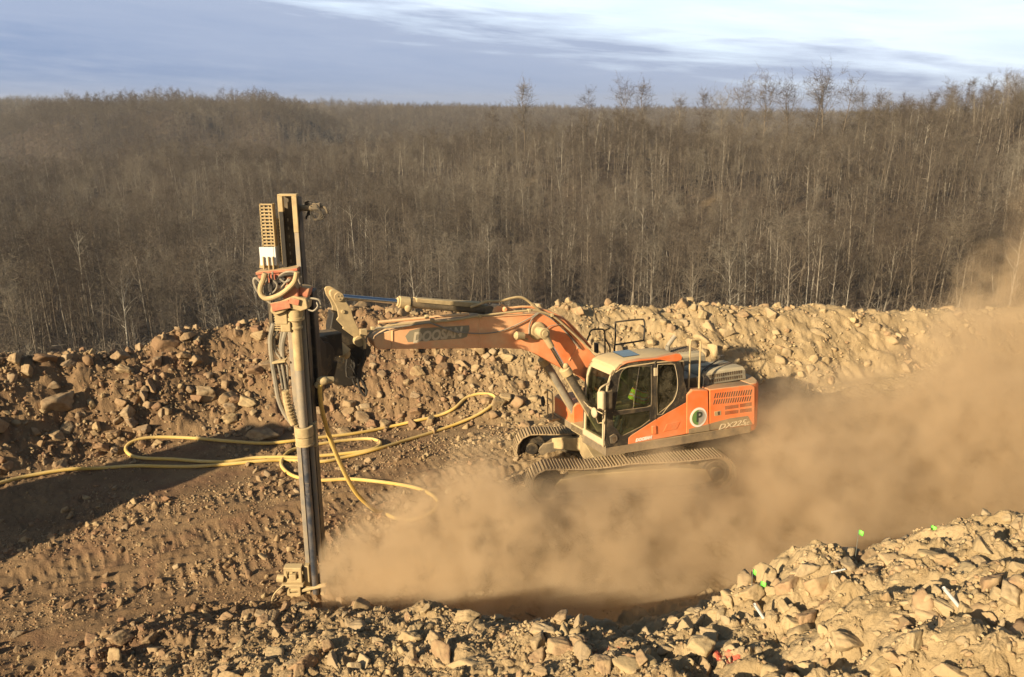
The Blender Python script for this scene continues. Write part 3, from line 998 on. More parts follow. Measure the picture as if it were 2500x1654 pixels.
SRC = {}
woodland('woodland', PN[m_], VN[m_], SN[m_], TREES, 'bare winter woodland covering the near hillside')
woodland('woodland', PF, VF, tr.uniform(.75, 1.15, len(PF)), FAR, 'bare winter woodland on the hills further off to the left')
woodland('woodland', PG, VG, tr.uniform(.8, 1.2, len(PG)) * 1.15, FAR, 'bare woodland along the farthest ridge')
woodland('undergrowth', PS, tr.integers(8, 10, len(PS)), tr.uniform(.6, 1.4, len(PS)), TREES, 'bare brushwood and saplings under the trees')

# ------------------------------------------------------------------ air between here and the hills
hz_m = N('haze'); pv = hz_m.new('ShaderNodeVolumePrincipled')
pv.inputs['Color'].default_value = (0.86, 0.90, 0.97, 1); pv.inputs['Density'].default_value = 0.00013
pv.inputs['Anisotropy'].default_value = 0.2
HAZE = hz_m.out(vol=pv.outputs[0])

# ================================================================== the excavator with its drill mast
def rot3(yaw, pi, ro):
    c, s = math.cos(yaw), math.sin(yaw)
    B = np.array([[-c, s, 0], [-s, -c, 0], [0, 0, 1.]])
    cp, sp = math.cos(pi), math.sin(pi); cr, sr = math.cos(ro), math.sin(ro)
    return B @ np.array([[cp, 0, -sp], [0, 1, 0], [sp, 0, cp]]) @ np.array([[1, 0, 0], [0, cr, -sr], [0, sr, cr]])


HR = rot3(0.41506, 0.00621, 0.07088); HT = np.array([2.7204, 17.1754, -0.0134])
TR = rot3(0.11426, -0.02198, 0.08444); TT = np.array([2.4204, 17.1458, -0.1464])


def mat4(Rm, T):
    M = Matrix.Identity(4)
    for i in range(3):
        for j in range(3): M[i][j] = Rm[i, j]
        M[i][3] = T[i]
    return M


MH = mat4(HR, HT); MHI = MH.inverted(); MT = MHI @ mat4(TR, TT); MW = MHI


def lp(px, py, Y=None, X=None, Z=None):
    """point of the upper structure's own frame seen at a photo pixel on one of its planes"""
    o = HR.T @ (np.array([0, 0, CAMZ]) - HT); d = HR.T @ ray(px, py)
    s = (Y - o[1]) / d[1] if Y is not None else (X - o[0]) / d[0] if X is not None else (Z - o[2]) / d[2]
    return o + s * d


def r5(x, y): return (1380 + x / 3.733, 740 + y / 3.733)
def r4(x, y): return (1100 + x / 4.9, 680 + y / 4.9)
def r3(x, y): return (780 + x / 5.2275, 680 + y / 5.2275)
def r6(x, y): return (1200 + x / 3.386, 960 + y / 3.386)


def SX(pts, Y=1.355, f=r5):
    return [(lp(*f(*p), Y=Y)[0], lp(*f(*p), Y=Y)[2]) for p in pts]


class G:
    """collects shapes; build() links them as one mesh object"""
    def __init__(s, M=None): s.v = []; s.f = []; s.M = M

    def add(s, V, F):
        b = len(s.v); s.v += [Vector(v) for v in V]; s.f += [tuple(b + i for i in f) for f in F]; return s

    def box(s, c, d, rz=0, ry=0, rx=0):
        M = Matrix.Translation(c) @ Matrix.Rotation(rz, 4, 'Z') @ Matrix.Rotation(ry, 4, 'Y') @ Matrix.Rotation(rx, 4, 'X')
        V = [M @ Vector((x * d[0] / 2, y * d[1] / 2, z * d[2] / 2)) for x in (-1, 1) for y in (-1, 1) for z in (-1, 1)]
        return s.add(V, [(0, 1, 3, 2), (4, 6, 7, 5), (0, 4, 5, 1), (2, 3, 7, 6), (0, 2, 6, 4), (1, 5, 7, 3)])

    def prism(s, poly, y0, y1, holes=(), axis='Y', taper=None):
        loops = [list(poly)] + [list(h) for h in holes]
        flat = [p for l in loops for p in l]
        tris = tessellate_polygon([[Vector((p[0], p[1], 0)) for p in l] for l in loops])
        n = len(flat)

        def P(p, y):
            if axis == 'Y': return (p[0], y, p[1])
            if axis == 'X': return (y, p[0], p[1])
            return (p[0], p[1], y)
        t = taper or (lambda p: p)
        V = [P(p, y0) for p in flat] + [P(t(p), y1) for p in flat]
        F = [tuple(a) for a in tris] + [tuple(i + n for i in reversed(a)) for a in tris]
        o = 0
        for l in loops:
            m = len(l)
            for i in range(m): F.append((o + i, o + (i + 1) % m, o + (i + 1) % m + n, o + i + n))
            o += m
        return s.add(V, F)

    def cyl(s, p0, p1, r0, r1=None, n=16, cap=True):
        p0, p1 = Vector(p0), Vector(p1); r1 = r0 if r1 is None else r1
        d = (p1 - p0).normalized(); a = d.orthogonal().normalized(); c = d.cross(a)
        V = []
        for p, r in ((p0, r0), (p1, r1)):
            V += [p + r * (math.cos(6.28318 * j / n) * a + math.sin(6.28318 * j / n) * c) for j in range(n)]
        F = [(j, (j + 1) % n, n + (j + 1) % n, n + j) for j in range(n)]
        if cap: F += [tuple(reversed(range(n))), tuple(range(n, 2 * n))]
        return s.add(V, F)

    def ring(s, c, ax, ro, ri, h, n=20):
        ax = Vector(ax).normalized(); a = ax.orthogonal().normalized(); b = ax.cross(a); c = Vector(c)
        V = []
        for r, z in ((ro, -h / 2), (ro, h / 2), (ri, h / 2), (ri, -h / 2)):
            V += [c + ax * z + r * (math.cos(6.28318 * j / n) * a + math.sin(6.28318 * j / n) * b) for j in range(n)]
        F = []
        for k in range(4):
            for j in range(n): F.append((k * n + j, k * n + (j + 1) % n, ((k + 1) % 4) * n + (j + 1) % n, ((k + 1) % 4) * n + j))
        return s.add(V, F)

    def tube(s, pts, r, n=8, smooth=3):
        pts = [Vector(p) for p in pts]
        if smooth and len(pts) > 2: pts = catmull(pts, smooth)
        V = []; m = len(pts); a = None
        for i, p in enumerate(pts):
            d = (pts[min(i + 1, m - 1)] - pts[max(i - 1, 0)]).normalized()
            a = d.orthogonal().normalized() if a is None else (a - d * a.dot(d)).normalized()
            c = d.cross(a)
            V += [p + r * (math.cos(6.28318 * j / n) * a + math.sin(6.28318 * j / n) * c) for j in range(n)]
        F = [(i * n + j, i * n + (j + 1) % n, (i + 1) * n + (j + 1) % n, (i + 1) * n + j) for i in range(m - 1) for j in range(n)]
        F += [tuple(reversed(range(n))), tuple(range((m - 1) * n, m * n))]
        return s.add(V, F)

    def sphere(s, c, r, sub=2, sc_=(1, 1, 1)):
        V, F = (ICO1, ICO2)[sub - 2] if sub > 1 else ICO1
        return s.add([Vector(c) + Vector((v[0] * r * sc_[0], v[1] * r * sc_[1], v[2] * r * sc_[2])) for v in V], [tuple(f) for f in F])

    def build(s, name, mat, parent=None, bevel=0, seg=2, angle=32, M=None):
        me = bpy.data.meshes.new(name)
        MM = M or s.M
        V = [MM @ v for v in s.v] if MM is not None else s.v
        me.from_pydata([v[:] for v in V], [], s.f); me.materials.append(mat); me.update()
        bm = bmesh.new(); bm.from_mesh(me); bmesh.ops.recalc_face_normals(bm, faces=bm.faces); bm.to_mesh(me); bm.free()
        me.shade_smooth(); me.set_sharp_from_angle(angle=R_(angle))
        o = bpy.data.objects.new(name, me); col.objects.link(o)
        if parent is not None: o.parent = parent
        if bevel:
            b = o.modifiers.new('bevel', 'BEVEL'); b.width = bevel; b.segments = seg; b.limit_method = 'ANGLE'; b.angle_limit = R_(35)
            b.use_clamp_overlap = True
        return o


def catmull(pts, k):
    P = [pts[0]] + list(pts) + [pts[-1]]; out = []
    for i in range(1, len(P) - 2):
        a, b, c, d = P[i - 1], P[i], P[i + 1], P[i + 2]
        for j in range(k):
            t = j / k
            out.append(0.5 * ((2 * b) + (c - a) * t + (2 * a - 5 * b + 4 * c - d) * t * t + (3 * b - a - 3 * c + d) * t ** 3))
    out.append(P[-2]); return out


def text_mesh(body, size, M, name, mat, parent, shear=0.0, bold=0.0, depth=0.003, squeeze=1.0):
    cu = bpy.data.curves.new(name, 'FONT'); cu.body = body; cu.size = size; cu.shear = shear; cu.offset = bold
    cu.extrude = depth; cu.align_x = 'CENTER'; cu.align_y = 'CENTER'; cu.resolution_u = 3
    t = bpy.data.objects.new(name, cu)
    me = bpy.data.meshes.new_from_object(t); bpy.data.objects.remove(t)
    me.transform(Matrix.Diagonal((squeeze, 1, 1, 1))); me.transform(M)
    me.materials.clear(); me.materials.append(mat)
    o = bpy.data.objects.new(name, me); col.objects.link(o); o.parent = parent
    return o


# ---------------------------------------------------------------- paints and metals
DUST = (0.52, 0.37, 0.195)


def dusty(name, base, dust=0.3, rough=0.5, metal=0.0, up=0.6, scale=3.0, speck=0.0, grad=None, dustc=DUST):
    """paint under a coat of real dust: thicker on top faces and in patches"""
    n = N(name)
    tc_ = n.new('ShaderNodeTexCoord'); pos = tc_.outputs['Object']
    geo = n.new('ShaderNodeNewGeometry')
    sp = n.new('ShaderNodeSeparateXYZ'); n.t.links.new(geo.outputs['True Normal'], sp.inputs[0])
    upf = n.ramp(sp.outputs[2], [(0.25, 0.0), (0.8, 1.0)])
    nz_ = n.noise(pos, scale, 5, 0.65)
    d = n.math('ADD', n.math('MULTIPLY', n.math('SUBTRACT', nz_, 0.5), 1.1), dust)
    d = n.math('ADD', d, n.math('MULTIPLY', upf, up))
    if grad:
        s2 = n.new('ShaderNodeSeparateXYZ'); n.t.links.new(pos, s2.inputs[0])
        ax, lo, hi, amt = grad
        n_ = n.new('ShaderNodeMapRange'); n.t.links.new(s2.outputs[ax], n_.inputs[0])
        n_.inputs[1].default_value = lo; n_.inputs[2].default_value = hi; n_.inputs[3].default_value = 0; n_.inputs[4].default_value = amt
        d = n.math('ADD', d, n_.outputs[0])
    if speck:
        d = n.math('ADD', d, n.math('MULTIPLY', n.ramp(n.noise(pos, 45, 3, 0.6), [(0.60, 0.0), (0.72, 1.0)]), speck))
    d = n.math('MINIMUM', n.math('MAXIMUM', d, 0.03), 0.97)
    base_v = n.mix(n.ramp(n.noise(pos, 1.3, 3), [(0.3, 0.0), (0.8, 0.25)]), base, tuple(c * 0.6 for c in base))
    c = n.mix(d, base_v, n.mix(n.noise(pos, 9, 4), tuple(c * .85 for c in dustc), tuple(min(1, c * 1.15) for c in dustc)))
    rr = n.math('ADD', rough, n.math('MULTIPLY', d, 0.95 - rough))
    mm = n.math('MULTIPLY', n.math('SUBTRACT', 1.0, d), metal)
    b = n.bump(n.noise(pos, 60, 5, 0.7), 0.25, 0.01)
    return n.out(n.bsdf(c, rr, mm, b, 0.4))


ORANGE = (0.93, 0.19, 0.045)
M_OR = dusty('orange_paint', ORANGE, .10, .42, grad=(2, 1.75, 1.15, .22))
M_ORR = dusty('orange_paint_rear', ORANGE, .12, .42, grad=(0, -1.1, -2.3, .26))
M_BOOM = dusty('boom_paint', (0.93, 0.21, 0.055), .27, .5, up=.55, grad=(0, 2.0, 3.6, .50), dustc=(0.86, 0.56, 0.29))
M_TAN = dusty('mud_coated_steel', (0.20, 0.13, 0.07), .72, .8, scale=7, dustc=(0.58, 0.43, 0.22))
M_CREAM = dusty('dusty_cab_front', (0.50, 0.42, 0.30), .65, .7, dustc=(0.60, 0.45, 0.25))
M_BLACK = dusty('black_paint', (0.018, 0.018, 0.018), .03, .45, up=.5, speck=.55)
M_CHAR = dusty('charcoal_steel', (0.05, 0.047, 0.042), .22, .6, up=.45)
M_DARK = dusty('dark_steel', (0.030, 0.028, 0.026), .12, .55, up=.35)
M_SKIRT = dusty('skirt_steel', (0.06, 0.055, 0.05), .42, .7, up=.5)
M_STEEL = dusty('worn_rail_steel', (0.24, 0.24, 0.23), .42, .5, .4, scale=7)
M_PIPE = dusty('drill_pipe_steel', (0.10, 0.12, 0.16), .14, .38, .7, scale=5)
M_PITCH = dusty('black_steel_and_shade', (0.014, 0.013, 0.012), .02, .6, up=.25)  # near black: shade on mast joint, coupler and idlers put into the colour
M_RED = dusty('red_paint', (0.45, 0.045, 0.03), .44, .5, scale=6)
M_HOSE = dusty('dusty_rubber', (0.10, 0.095, 0.085), .48, .8, up=.4, dustc=(0.48, 0.40, 0.28))
M_HOSED = dusty('black_rubber', (0.02, 0.02, 0.02), .02, .7, up=.12)
M_WHITE = dusty('white_panel', (0.78, 0.78, 0.74), .08, .5, scale=2)
M_TRACK = dusty('track_steel', (0.13, 0.11, 0.09), .72, .8, up=.35, dustc=(0.46, 0.33, 0.18))
M_DECAL = dusty('dark_decal', (0.05, 0.05, 0.045), .55, .6, up=0)
M_SLOT = dusty('slot_shade_and_print', (0.05, 0.03, 0.02), .12, .9, up=0)  # dark colour painted in for shade inside slots; also print and latch


def plain(name, c, r=.6, m=0.0):
    n = N(name); return n.out(n.bsdf(c, r, m))


M_CHROME = plain('chrome_rod', (0.60, 0.60, 0.60), .22, 1.0)
M_LETTER = dusty('pale_letters', (0.74, 0.62, 0.42), .30, .6, up=0)
M_LETTER2 = dusty('white_letters', (0.88, 0.84, 0.74), .05, .6, up=0)
M_GREENL = plain('logo_green', (0.14, 0.25, 0.07)); M_GREYL = plain('logo_grey', (0.36, 0.32, 0.27)); M_LDARK = plain('logo_dark', (0.05, 0.06, 0.04))
M_FADED = dusty('faded_decal', (0.26, 0.24, 0.17), .30, .8, up=0)
M_MIRROR = plain('mirror_glass', (0.8, 0.85, 0.95), .05, 1.0)


def mat_glass(name, tint, dustamt):
    n = N(name)
    tr_ = n.new('ShaderNodeBsdfTransparent'); tr_.inputs[0].default_value = (*tint, 1)
    gl = n.new('ShaderNodeBsdfGlossy'); gl.inputs['Roughness'].default_value = 0.06; gl.inputs[0].default_value = (.8, .9, .85, 1)
    fr = n.new('ShaderNodeFresnel'); fr.inputs[0].default_value = 1.5
    m1 = n.new('ShaderNodeMixShader'); n.t.links.new(n.math('MULTIPLY', fr.outputs[0], 0.9), m1.inputs[0]); n.t.links.new(tr_.outputs[0], m1.inputs[1]); n.t.links.new(gl.outputs[0], m1.inputs[2])
    df = n.new('ShaderNodeBsdfDiffuse'); df.inputs[0].default_value = (0.5, 0.42, 0.27, 1)
    tc_ = n.new('ShaderNodeTexCoord')
    f = n.math('ADD', n.math('MULTIPLY', n.ramp(n.noise(tc_.outputs['Object'], 4, 5, .7), [(0.4, 0.0), (0.8, 1.0)]), dustamt), n.math('MULTIPLY', n.ramp(n.noise(tc_.outputs['Object'], 50, 3, .6), [(0.62, 0.0), (0.74, 1.0)]), dustamt * 1.6))
    m2 = n.new('ShaderNodeMixShader'); n.t.links.new(f, m2.inputs[0]); n.t.links.new(m1.outputs[0], m2.inputs[1]); n.t.links.new(df.outputs[0], m2.inputs[2])
    return n.out(m2.outputs[0])


M_GLASS = mat_glass('tinted_cab_glass', (0.55, 0.62, 0.53), 0.10)
M_GLASSD = mat_glass('dusty_cab_glass', (0.22, 0.24, 0.17), 0.26)
M_SKYL = mat_glass('roof_glass', (0.10, 0.13, 0.20), 0.10)

EX = empty('drilling_excavator', HT)
EX.rotation_mode = 'QUATERNION'; EX.rotation_quaternion = MH.to_quaternion()
tag(EX, 'orange crawler excavator carrying a tall rock drill mast, half hidden in blown dust', 'excavator')

# ---------------------------------------------------------------- undercarriage (own heading, the house is swung on it)
def track_loop():
    """closed outline (x, z) of the chain, front at +x"""
    pts = []
    r = .40; xf, xr = 1.82, -1.82; zc_ = .46
    for i in range(13): a = R_(-90 + i * 15); pts.append((xf + r * math.cos(a), zc_ + r * math.sin(a)))
    for k in range(1, 16):
        t = k / 16; x = xf + (xr - xf) * t
        sag = -0.055 * math.sin(math.pi * min(1, t * 2)) * (t < .5) - .035 * math.sin(math.pi * (t * 2 - 1)) * (t >= .5)
        pts.append((x, zc_ + r + sag))
    for i in range(13): a = R_(90 + i * 15); pts.append((xr + r * math.cos(a), zc_ + r * math.sin(a)))
    for k in range(1, 16): t = k / 16; pts.append((xr + (xf - xr) * t, zc_ - r))
    return pts


def resample(pts, n):
    P = np.array(pts + [pts[0]]); d = np.r_[0, np.cumsum(np.hypot(*np.diff(P, axis=0).T))]
    t = np.arange(n) / n * d[-1]
    return np.stack([np.interp(t, d, P[:, 0]), np.interp(t, d, P[:, 1])], 1), d[-1] / n


for side, nm in ((1.195, 'track'), (-1.195, 'track')):
    g = G(MT); pts, st = resample(track_loop(), 49)
    for i in range(49):
        p, q = pts[i], pts[(i + 1) % 49]
        m = (p + q) / 2; a = math.atan2(q[1] - p[1], q[0] - p[0])
        jy = random.Random(i).uniform(-.006, .006)
        g.box((m[0], side, m[1]), (st * .95, .60, .028), ry=-a)
        nx, nz_ = math.sin(a), -math.cos(a)
        for off in (-.36, .0, .36):
            c = (m[0] + math.cos(a) * off * st + nx * .026, side + jy, m[1] + math.sin(a) * off * st + nz_ * .026)
            g.box(c, (.016, .60, .034), ry=-a)
        g.box((m[0] - nx * .045, side - .09, m[1] - nz_ * .045), (st * .86, .05, .075), ry=-a)
        g.box((m[0] - nx * .045, side + .09, m[1] - nz_ * .045), (st * .86, .05, .075), ry=-a)
    trk = g.build(nm, M_TRACK, EX, bevel=.004, seg=1)
    tag(trk, 'dust covered steel track' + (' nearer the camera' if side > 0 else ' on the far side'))
    # one wheel object per part
    for x, nm2, r in ((1.82, 'idler', .34), (-1.82, 'sprocket', .33)):
        g = G(MT); g.cyl((x, side - .11, .46), (x, side + .11, .46), r, n=28); g.cyl((x, side - .17, .46), (x, side + .17, .46), .14, n=16)
        g.ring((x, side + .115, .46), (0, 1, 0), r * .8, r * .62, .02)
        w = g.build(nm2, M_PITCH if x > 0 else M_CHAR, trk, bevel=.012)  # front idler blackened: shade inside the track loop put into its colour
    for x in (-1.35, -.95, -.5, 0, .5, .95, 1.35):
        g = G(MT); g.cyl((x, side - .16, .17), (x, side + .16, .17), .095, n=16); g.build('track_roller', M_CHAR, trk, bevel=.01)
    for x in (-.75, .8):
        g = G(MT); g.cyl((x, side - .12, .74), (x, side + .12, .74), .065, n=14); g.build('carrier_roller', M_CHAR, trk)
    g = G(MT)
    g.prism([(-1.75, .30), (-1.6, .56), (-.9, .64), (.9, .64), (1.55, .56), (1.7, .40), (1.6, .27), (-1.5, .24)], side - .15, side + .15)
    g.build('track_frame', M_TAN if side > 0 else M_CHAR, trk, bevel=.02)  # far frame darker: the track's shade is put into its colour

g = G(MT)
g.prism([(-.75, .40), (-.75, .84), (.75, .84), (.75, .40)], -1.05, 1.05)
for sx in (1, -1):
    for sy in (1, -1):
        V = [(sx * .5, sy * .45, .46), (sx * .5, sy * .45, .84), (sx * 1.35, sy * 1.08, .42), (sx * 1.35, sy * 1.08, .68),
             (sx * .15, sy * .75, .46), (sx * .15, sy * .75, .84), (sx * .9, sy * 1.08, .42), (sx * .9, sy * 1.08, .68)]
        g.add(V, [(0, 2, 3, 1), (4, 5, 7, 6), (0, 1, 5, 4), (2, 6, 7, 3), (1, 3, 7, 5), (0, 4, 6, 2)])
g.build('undercarriage_frame', M_TAN, EX, bevel=.02)
g = G(MT); g.cyl((0, 0, .83), (0, 0, 1.02), .62, n=36); g.build('slew_ring', M_CHAR, EX)

# ---------------------------------------------------------------- upper structure
YL, YR = 1.355, -1.355
g = G()
g.prism([(1.46, 1.05), (1.46, 1.235), (-2.24, 1.16), (-2.24, .98), (-1.2, .98)], .36, YL)
g.prism([(1.30, 1.06), (1.30, 1.22), (-2.2, 1.16), (-2.2, .98)], YR, .36)
g.build('base_frame', M_SKIRT, EX, bevel=.012)
# deck behind the cab
g = G()
g.prism([(-.55, 1.16), (-.55, 2.10), (-2.20, 2.075), (-2.20, 1.12)], YR + .02, 1.20)
g.build('engine_bay', M_TAN, EX, bevel=.03)
# orange side panels, left
g = G()
side = SX([(570, 1288), (576, 1228), (600, 1205), (820, 1063), (1100, 905), (1095, 1196)])
g.prism(side, YL - .03, YL + .012)
pn = g.build('side_panel', M_OR, EX, bevel=.01)
g = G()
for i in range(9):
    t = i / 8
    a = (910 + 125 * t - 12, 1168 - 22 * t); b = (930 + 125 * t - 12, 1085 - 22 * t)
for i in range(10):
    t = i / 9; x0 = 890 + 110 * t; y0 = 1172 - 20 * t; h = 55 + 0 * t
    g.prism(SX([(x0, y0), (x0 + 9, y0 - 2), (x0 + 44, y0 - h * 1.35 + 2), (x0 + 35, y0 - h * 1.35 + 4)]), YL + .011, YL + .020)
g.build('vent_slats', M_ORR, pn)
g = G(); g.prism(SX([(782, 1120), (817, 1115), (820, 1190), (784, 1192)]), YL + .010, YL + .045); g.build('hinge', M_OR, pn, bevel=.008)
lt = SX([(710, 1238)])[0]
MTX = lambda x, z, y, sc_=1, rot=0: Matrix.Translation((x, y, z)) @ Matrix.Rotation(R_(180), 4, 'Z') @ Matrix.Rotation(R_(90), 4, 'X') @ Matrix.Rotation(rot, 4, 'Z')
text_mesh('DOOSAN', .09, MTX(lt[0], lt[1], YL + .017, rot=R_(1)), 'lettering', M_LETTER2, pn, shear=.3, bold=.006)

g = G()
tank = SX([(1100, 832), (1120, 818), (1160, 790), (1300, 790), (1310, 1165), (1095, 1196)])
g.prism(tank, YL - .35, YL + .02)
tk = g.build('side_door', M_OR, EX, bevel=.03, seg=3)
c = SX([(1207, 1040)])[0]; rr = .215
g = G(); g.cyl((c[0], YL + .018, c[1]), (c[0], YL + .026, c[1]), rr, n=48); lo = g.build('logo_disc', M_LETTER2, tk)
g = G(); n_ = 40
g.prism([(c[0] + .165 * math.cos(a), c[1] + .165 * math.sin(a)) for a in [math.pi / 2 - math.pi * k / n_ for k in range(n_ + 1)]], YL + .026, YL + .030); g.build('logo_half', M_GREENL, lo)
g = G(); g.prism([(c[0] + .165 * math.cos(a), c[1] + .165 * math.sin(a)) for a in [math.pi / 2 + math.pi * k / n_ for k in range(n_ + 1)]], YL + .026, YL + .030); g.build('logo_half', M_GREYL, lo)
g = G(); g.ring((c[0], YL + .028, c[1]), (0, 1, 0), .175, .166, .008, 48); g.build('logo_ring', M_LETTER, lo)
text_mesh('P', .31, MTX(c[0] - .01, c[1], YL + .036), 'lettering', M_LDARK, lo, bold=.006)
bpy.context.view_layer.update()
g = G()
eng = SX([(1312, 790), (1690, 742), (1728, 760), (1728, 1112), (1312, 1165)])
g.prism(eng, YL - .35, YL + .012)
ed = g.build('engine_door', M_ORR, EX, bevel=.025, seg=3)
g = G()
for row, (y0, y1) in enumerate(((822, 868), (882, 925))):
    for i in range(16):
        t = i / 15; x = 1352 + 325 * t; dy = -32 * t
        if row == 1: x -= 8
        g.prism(SX([(x, y1 + dy), (x + 9, y1 - 1 + dy), (x + 22, y0 - 2 + dy), (x + 13, y0 + dy)]), YL + .010, YL + .016)
g.build('louvre_slot_shade', M_SLOT, ed)  # raised dark strips that paint the shade of slot openings
g = G()
for (xa, ya, xb, yb) in ((1452, 942, 1575, 925), (1587, 922, 1695, 906), (1452, 990, 1575, 974), (1587, 972, 1695, 958)):
    for k in range(4):
        o_ = k * 8
        g.prism(SX([(xa, ya + o_), (xb, yb + o_), (xb, yb + o_ + 4), (xa, ya + o_ + 4)]), YL + .010, YL + .015)
g.build('warning_text_plate', M_SLOT, ed)
g = G(); g.prism(SX([(1355, 990), (1415, 980), (1417, 1022), (1357, 1030)]), YL + .010, YL + .018); g.build('door_latch', M_TAN, ed, bevel=.004)
g = G(); g.prism(SX([(1384, 990), (1402, 987), (1403, 1018), (1385, 1021)]), YL + .018, YL + .024); g.build('latch_handle', M_SLOT, ed)
g = G()
g.prism(SX([(1120, 1148), (1310, 1100), (1310, 1162), (1120, 1190)]), YL + .019, YL + .024)
g.build('stripe_decal', M_DECAL, tk)
g = G()
g.prism(SX([(1316, 1098), (1500, 1050), (1660, 1028), (1668, 1040), (1700, 1105), (1316, 1160)]), YL + .011, YL + .017)
g.build('stripe_decal', M_DECAL, ed)
lt = SX([(1520, 1112)])[0]
text_mesh('DX225', .165, MTX(lt[0] + .02, lt[1] + .01, YL + .021, rot=R_(1)), 'lettering', M_LETTER, ed, shear=.35, bold=.002, squeeze=1.5)
lt = SX([(1648, 1100)])[0]
text_mesh('LC', .10, MTX(lt[0], lt[1], YL + .021), 'lettering', M_LETTER, ed, shear=.35, bold=.004)

# counterweight: rounded block across the whole rear
prof = []
out_ = [(-2.20, 1.345), (-2.38, 1.33), (-2.52, 1.22), (-2.66, .95), (-2.75, .5), (-2.78, 0), (-2.75, -.5), (-2.66, -.95), (-2.52, -1.22), (-2.38, -1.33), (-2.20, -1.345)]
g = G()
lay = [(1.00, .94), (1.10, 1.0), (1.75, 1.0), (2.02, .985), (2.10, .93)]
V = []; F = []
for z, k in lay:
    for (x, y) in out_:
        V.append((-2.2 + (x + 2.2) * k, y * (1 - (1 - k) * .15), z + (.0 if z < 2 else -.02 * (x + 2.2))))
m = len(out_)
for l in range(len(lay) - 1):
    for i in range(m): F.append((l * m + i, l * m + (i + 1) % m, (l + 1) * m + (i + 1) % m, (l + 1) * m + i))
F.append(tuple(range(m))); F.append(tuple(range((len(lay) - 1) * m, len(lay) * m)))
g.add(V, F)
g.build('counterweight', M_ORR, EX, bevel=.02, angle=50)

# hood with louvres over the engine
def rounded_hood(x0, x1, y0, y1, z0, z1, name, slots=True):
    g = G()
    for_ = []
    lay = [(z0, 0), (z1 - .10, .02), (z1 - .03, .06), (z1, .14)]
    V = []; F = []
    for z, i in lay:
        for (x, y) in ((x0 - i, y0 - i), (x0 - i, y1 + i), (x1 + i, y1 + i), (x1 + i, y0 - i)): V.append((x, y, z))
    for l in range(3):
        for i in range(4): F.append((l * 4 + i, l * 4 + (i + 1) % 4, l * 4 + 4 + (i + 1) % 4, l * 4 + 4 + i))
    F.append((12, 13, 14, 15)); F.append((0, 1, 2, 3)); g.add(V, F)
    h = g.build(name, M_HOOD, EX, bevel=.03, seg=3)
    if slots:
        g = G()
        n_ = 15
        for i in range(n_):
            x = x0 - .22 + (x1 - x0 + .38) * i / (n_ - 1)
            g.box((x, y0 - .004, z0 + .095), (.030, .012, .065), ry=.15)
            g.box((x, y0 - .014, z0 + .20), (.030, .012, .070), ry=.15)
        for i in range(n_):
            x = x0 - .25 + (x1 - x0 + .42) * i / (n_ - 1)
            g.box((x, y0 - .33, z1 + .001), (.028, .17, .010))
        for i in range(7): g.box((x0 - .01, y0 - .3 - i * .07, z0 + .14), (.02, .03, .10))
        g.build('hood_slot_shade', M_SLOT, h)  # dark strips standing proud, shade of the openings put into their colour
    return h


M_HOOD = dusty('hood_dusty_black', (0.09, 0.085, 0.075), .38, .6, up=.75, dustc=(0.50, 0.41, 0.26))
rounded_hood(-1.14, -2.36, 1.02, .22, 2.10, 2.43, 'engine_hood')
rounded_hood(-1.35, -2.25, -.30, -1.15, 2.10, 2.50, 'far_hood', False)
g = G()
for i in range(9): g.box((-1.5 - i * .08, -.75, 2.505), (.03, .5, .012))
g.build('far_hood_slot_shade', M_SLOT, EX)  # dark bars painting the shade of openings on the far hood
g = G(); g.box((-1.55, .05, 2.125), (1.25, .5, .05)); g.build('catwalk', M_TAN, EX, bevel=.01)
g = G(); g.box((-.80, .70, 2.2), (.42, .9, .35)); g.box((-.75, -.3, 2.2), (.4, 1.3, .30)); g.build('air_intake_housing', M_DARK, EX, bevel=.02)
g = G(); g.tube([(-1.1, 1.12, 2.13), (-1.13, 1.10, 2.30), (-1.2, .95, 2.44), (-1.9, .55, 2.50)], .016, 6); g.tube([(-1.25, .98, 2.44), (-1.7, .70, 2.52), (-2.0, .56, 2.56)], .013, 6)
g.box((-2.0, .55, 2.55), (.12, .10, .10)); g.build('hood_hose', M_HOSED, EX)
g = G(); g.cyl((-1.36, -.62, 2.50), (-1.36, -.62, 2.66), .055, n=14); g.cyl((-1.36, -.62, 2.66), (-1.56, -.62, 2.88), .05, .055, n=14); g.build('exhaust_stack', M_HOSE, EX)
g = G(); p = lp(*r5(805, 420), Z=2.97); g.cyl(p, (p[0], p[1], 3.30), .005, n=6); g.build('antenna', M_DARK, EX)

# handrails
g = G()
g.tube([(-.90, 1.24, 2.12), (-.905, 1.24, 2.7), (-.91, 1.24, 3.14), (-.86, 1.24, 3.21), (-.72, 1.24, 3.22), (-.655, 1.24, 3.16), (-.64, 1.24, 2.6), (-.63, 1.24, 2.12)], .020, 8, 4)
tag(g.build('handrail', M_TAN, EX), 'tan upright handrail loop behind the cab')


def seen(pts, Y, f=r5): return [tuple(lp(*f(*p), Y=Y)) for p in pts]


g = G(); g.tube(seen([(450, 500), (450, 410), (458, 300), (458, 190), (480, 172), (690, 150), (718, 165), (724, 210), (715, 330), (695, 345), (452, 382)], -1.2), .021, 8, 3); tag(g.build('guard_rail', M_HOSED, EX), 'dark square guard rail loop beyond the cab roof')
g = G(); g.tube(seen([(190, 360), (215, 300), (240, 248), (330, 240), (358, 262), (362, 340), (362, 460)], -1.2), .020, 8, 3); g.tube(seen([(362, 325), (405, 400), (408, 450)], -1.2), .018, 8, 3)
tag(g.build('guard_rail', M_HOSED, EX), 'dark open guard rail beyond the boom foot')
g = G(); q = seen([(283, 410)], -1.1)[0]; g.box(q, (.05, .16, .24)); tag(g.build('mirror', M_HOSED, EX, bevel=.02), 'small mirror on the far rail')

